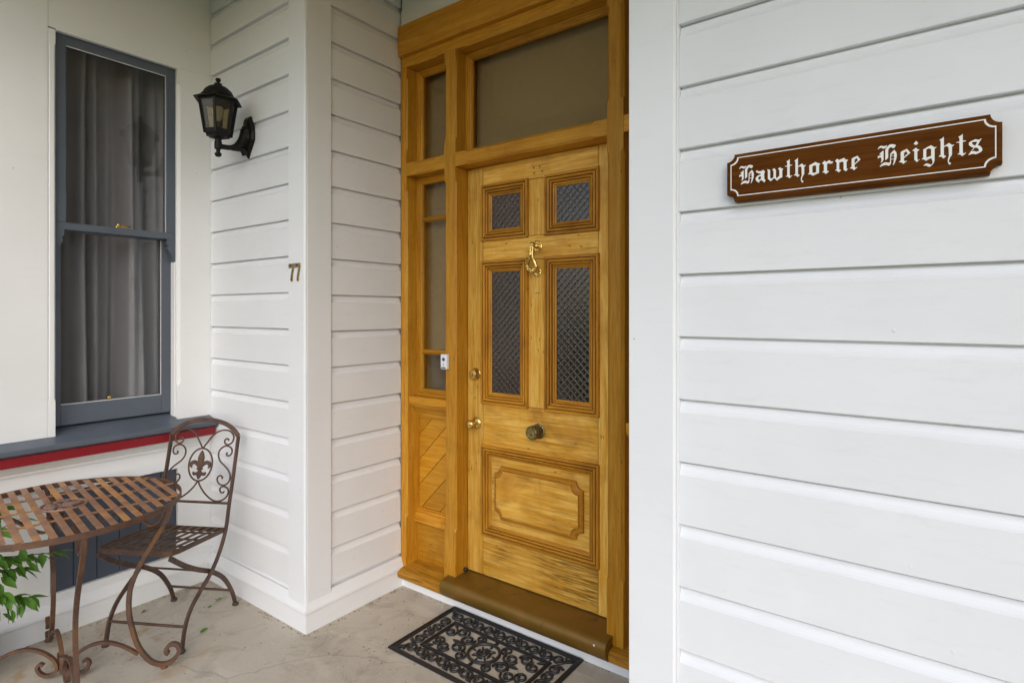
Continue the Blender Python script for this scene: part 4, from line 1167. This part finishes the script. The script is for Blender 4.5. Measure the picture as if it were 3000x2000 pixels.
# ================================================================== SHRUB BESIDE THE TABLE
def leaf_data(nm, mat, l, w, fold=.25, droop=.18):
    n = 7; rows = []
    for i in range(n + 1):
        t = i / n
        hw_ = w * (math.sin(math.pi * min(1, t ** .8)) ** 1.15) * (1 if i not in (0, n) else 0) + 1e-4
        if i % 2 and 0 < i < n: hw_ *= .93
        z = -droop * l * t * t
        rows.append([(l * t, hw_, z + fold * hw_), (l * t, hw_ * .5, z + fold * hw_ * .35), (l * t, 0, z), (l * t, -hw_ * .5, z + fold * hw_ * .35), (l * t, -hw_, z + fold * hw_)])
    return mesh(nm, MB().loft(rows, cap=False, closed=False), mat, 0, True)
sh = thing('leafy_shrub', 'green leafy potted shrub beside the table at the left edge', 'shrub', (-3.0, .46, 0))
part('pot', MB().lathe([(0, .001), (.085, .001), (.115, .18), (.125, .185), (.125, .215), (.108, .215), (.100, .19), (0, .19)], (-3.0, .46, 0), (0, 0, 1), 24), 'terracotta', sh, smooth=True)
LMs = [leaf_data('leaf', 'leaf_green', .080, .016), leaf_data('leaf', 'leaf_green', .074, .018, .4, .3), leaf_data('leaf', 'leaf_green', .064, .0135, .15, .1), leaf_data('leaf', 'leaf_green', .056, .014, .3, .25)]
def leafat(p, yaw, pitch, roll, me, sc_=1):
    o = link('leaf', me, sh, p)
    o.rotation_euler = (R(roll), R(pitch), R(yaw))
    o.scale = (sc_,) * 3
stems = [[(-3.0, .46, .19), (-3.0, .50, .40), (-2.985, .58, .475), (-2.98, .68, .462), (-2.985, .79, .437)],
         [(-3.0, .46, .19), (-2.99, .50, .36), (-2.97, .56, .44), (-2.96, .62, .43), (-2.965, .68, .415)],
         [(-3.0, .46, .19), (-2.99, .52, .32), (-2.98, .60, .325), (-2.975, .66, .305), (-2.975, .70, .285)],
         [(-3.0, .46, .19), (-3.02, .49, .45), (-3.03, .55, .60), (-3.03, .63, .655)],
         [(-3.0, .46, .19), (-3.01, .48, .42), (-3.0, .53, .54), (-2.99, .60, .58), (-2.985, .67, .61)],
         [(-3.0, .46, .19), (-2.95, .45, .40), (-2.94, .52, .52), (-2.93, .58, .53)]]
rl = random.Random(4)
for st in stems:
    pts = crom(st, 6)
    part('stem', MB().tube(pts, [.0042 - .0026 * i / len(pts) for i in range(len(pts))], 6), 'stem_green', sh, smooth=True)
    for i in range(7, len(pts), 2):
        p = pts[i]; dr_ = (pts[min(i + 1, len(pts) - 1)] - pts[i - 1]).normalized()
        yaw = math.degrees(math.atan2(dr_.y, dr_.x))
        for s_ in (-1, 1, rl.choice((-.3, .3))):
            leafat(p, yaw + s_ * rl.uniform(35, 75), rl.uniform(5, 62), rl.uniform(-35, 35), rl.choice(LMs), rl.uniform(.75, 1.1))
    leafat(pts[-1], yaw, rl.uniform(0, 25), rl.uniform(-40, 40), LMs[0], .9)
for y, z in ((.701, .455), (.669, .455), (.645, .470), (.635, .400), (.690, .500), (.622, .440), (.60, .40), (.690, .300), (.678, .285), (.690, .275), (.645, .290), (.63, .345), (.65, .30), (.60, .30), (.61, .25), (.58, .36), (.66, .43), (.71, .44), (.655, .465), (.625, .385), (.66, .27), (.71, .29), (.64, .255), (.62, .33)):
    leafat((-2.975 + rl.uniform(-.02, .03), y - .02, z), rl.uniform(20, 120), rl.uniform(35, 85), rl.uniform(-50, 50), rl.choice(LMs), rl.uniform(.85, 1.1))

# ================================================================== FALLEN LEAVES AND LITTER
FG = leaf_data('fallen_leaf', 'leaf_green', .040, .012, .35, -.2)
FD = leaf_data('fallen_leaf', 'leaf_dry', .030, .010, .5, -.35)
drop = [(-2.676, 1.237, FG, 60, .95, 'curled green leaf lying on bare concrete right of the chair'),
        (-2.909, 1.424, FG, 20, 1.0, 'dark green leaf on the floor between the rear chair legs, larger one'),
        (-2.869, 1.363, FG, 35, .6, 'small dark green leaf on the floor inside the chair legs'),
        (-3.150, 1.275, FD, 10, .9, 'dry yellow leaf by the skirting near the rear left chair foot'),
        (-3.072, 1.148, FD, 70, .8, 'brown dry leaf on the floor beneath the chair seat'),
        (-3.007, .957, FD, 30, .6, 'small brown leaf on the floor behind the left front chair foot'),
        (-3.140, .722, FD, 80, .8, 'yellow leaf by the skirting behind the table'),
        (-2.757, .831, FD, 20, .9, 'yellowish leaf by the table hub'),
        (-3.155, 1.180, FG, 15, .45, 'tiny green leaf by the skirting under the chair'),
        (-2.374, 1.351, FD, 40, .3, 'tiny brown leaf scrap out on the bare concrete')]
for x, y, me, a, s_, lab in drop:
    o = link('fallen_leaf', me, None, (x, y, .004))
    o.rotation_euler = (R(12), R(-8), R(a)); o.scale = (s_,) * 3
    tag(o, lab, 'leaf', 'leaves fallen on the porch floor')
m_ = MB()
rd = random.Random(9)
for i in range(420):
    if i < 45: x, y = rd.uniform(-3.15, -2.7), rd.uniform(.9, 1.49)
    elif i < 80: x, y = rd.gauss(-1.9, .10), rd.gauss(1.68, .10)
    elif i < 160: x, y = rd.uniform(-3.0, -.9), rd.uniform(.6, 2.05)
    elif i < 230: x, y = rd.uniform(-3.14, -2.26), 1.508 - abs(rd.gauss(0, .012))
    elif i < 290: x, y = -3.160 + abs(rd.gauss(0, .014)), rd.uniform(.6, 1.5)
    elif i < 350: x, y = -2.268 + abs(rd.gauss(0, .012)), rd.uniform(1.5, 2.08)
    else: x, y = rd.uniform(-2.26, -1.0), 2.088 - abs(rd.gauss(0, .010))
    if y > 2.092 or (x < -2.272 and y > 1.512): continue
    a = rd.uniform(0, 3.14); l = rd.uniform(.0015, .006); w = rd.uniform(.001, .0025)
    c_, s_ = math.cos(a), math.sin(a)
    q = [(x + c_ * u - s_ * v_, y + s_ * u + c_ * v_) for u, v_ in ((-l, -w * .4), (0, -w), (l, 0), (0, w))]
    m_.loft([[(a_, b_, .0004) for a_, b_ in q], [(x + (a_ - x) * .5, y + (b_ - y) * .5, .0022) for a_, b_ in q]])
o = part('floor_litter', m_, 'leaf_dry', None)
o['kind'] = 'stuff'; o['label'] = 'crumbs of dry leaf and grit scattered on the concrete'

for o in bpy.data.objects:
    if '_base' in o.keys():
        del o['_base']
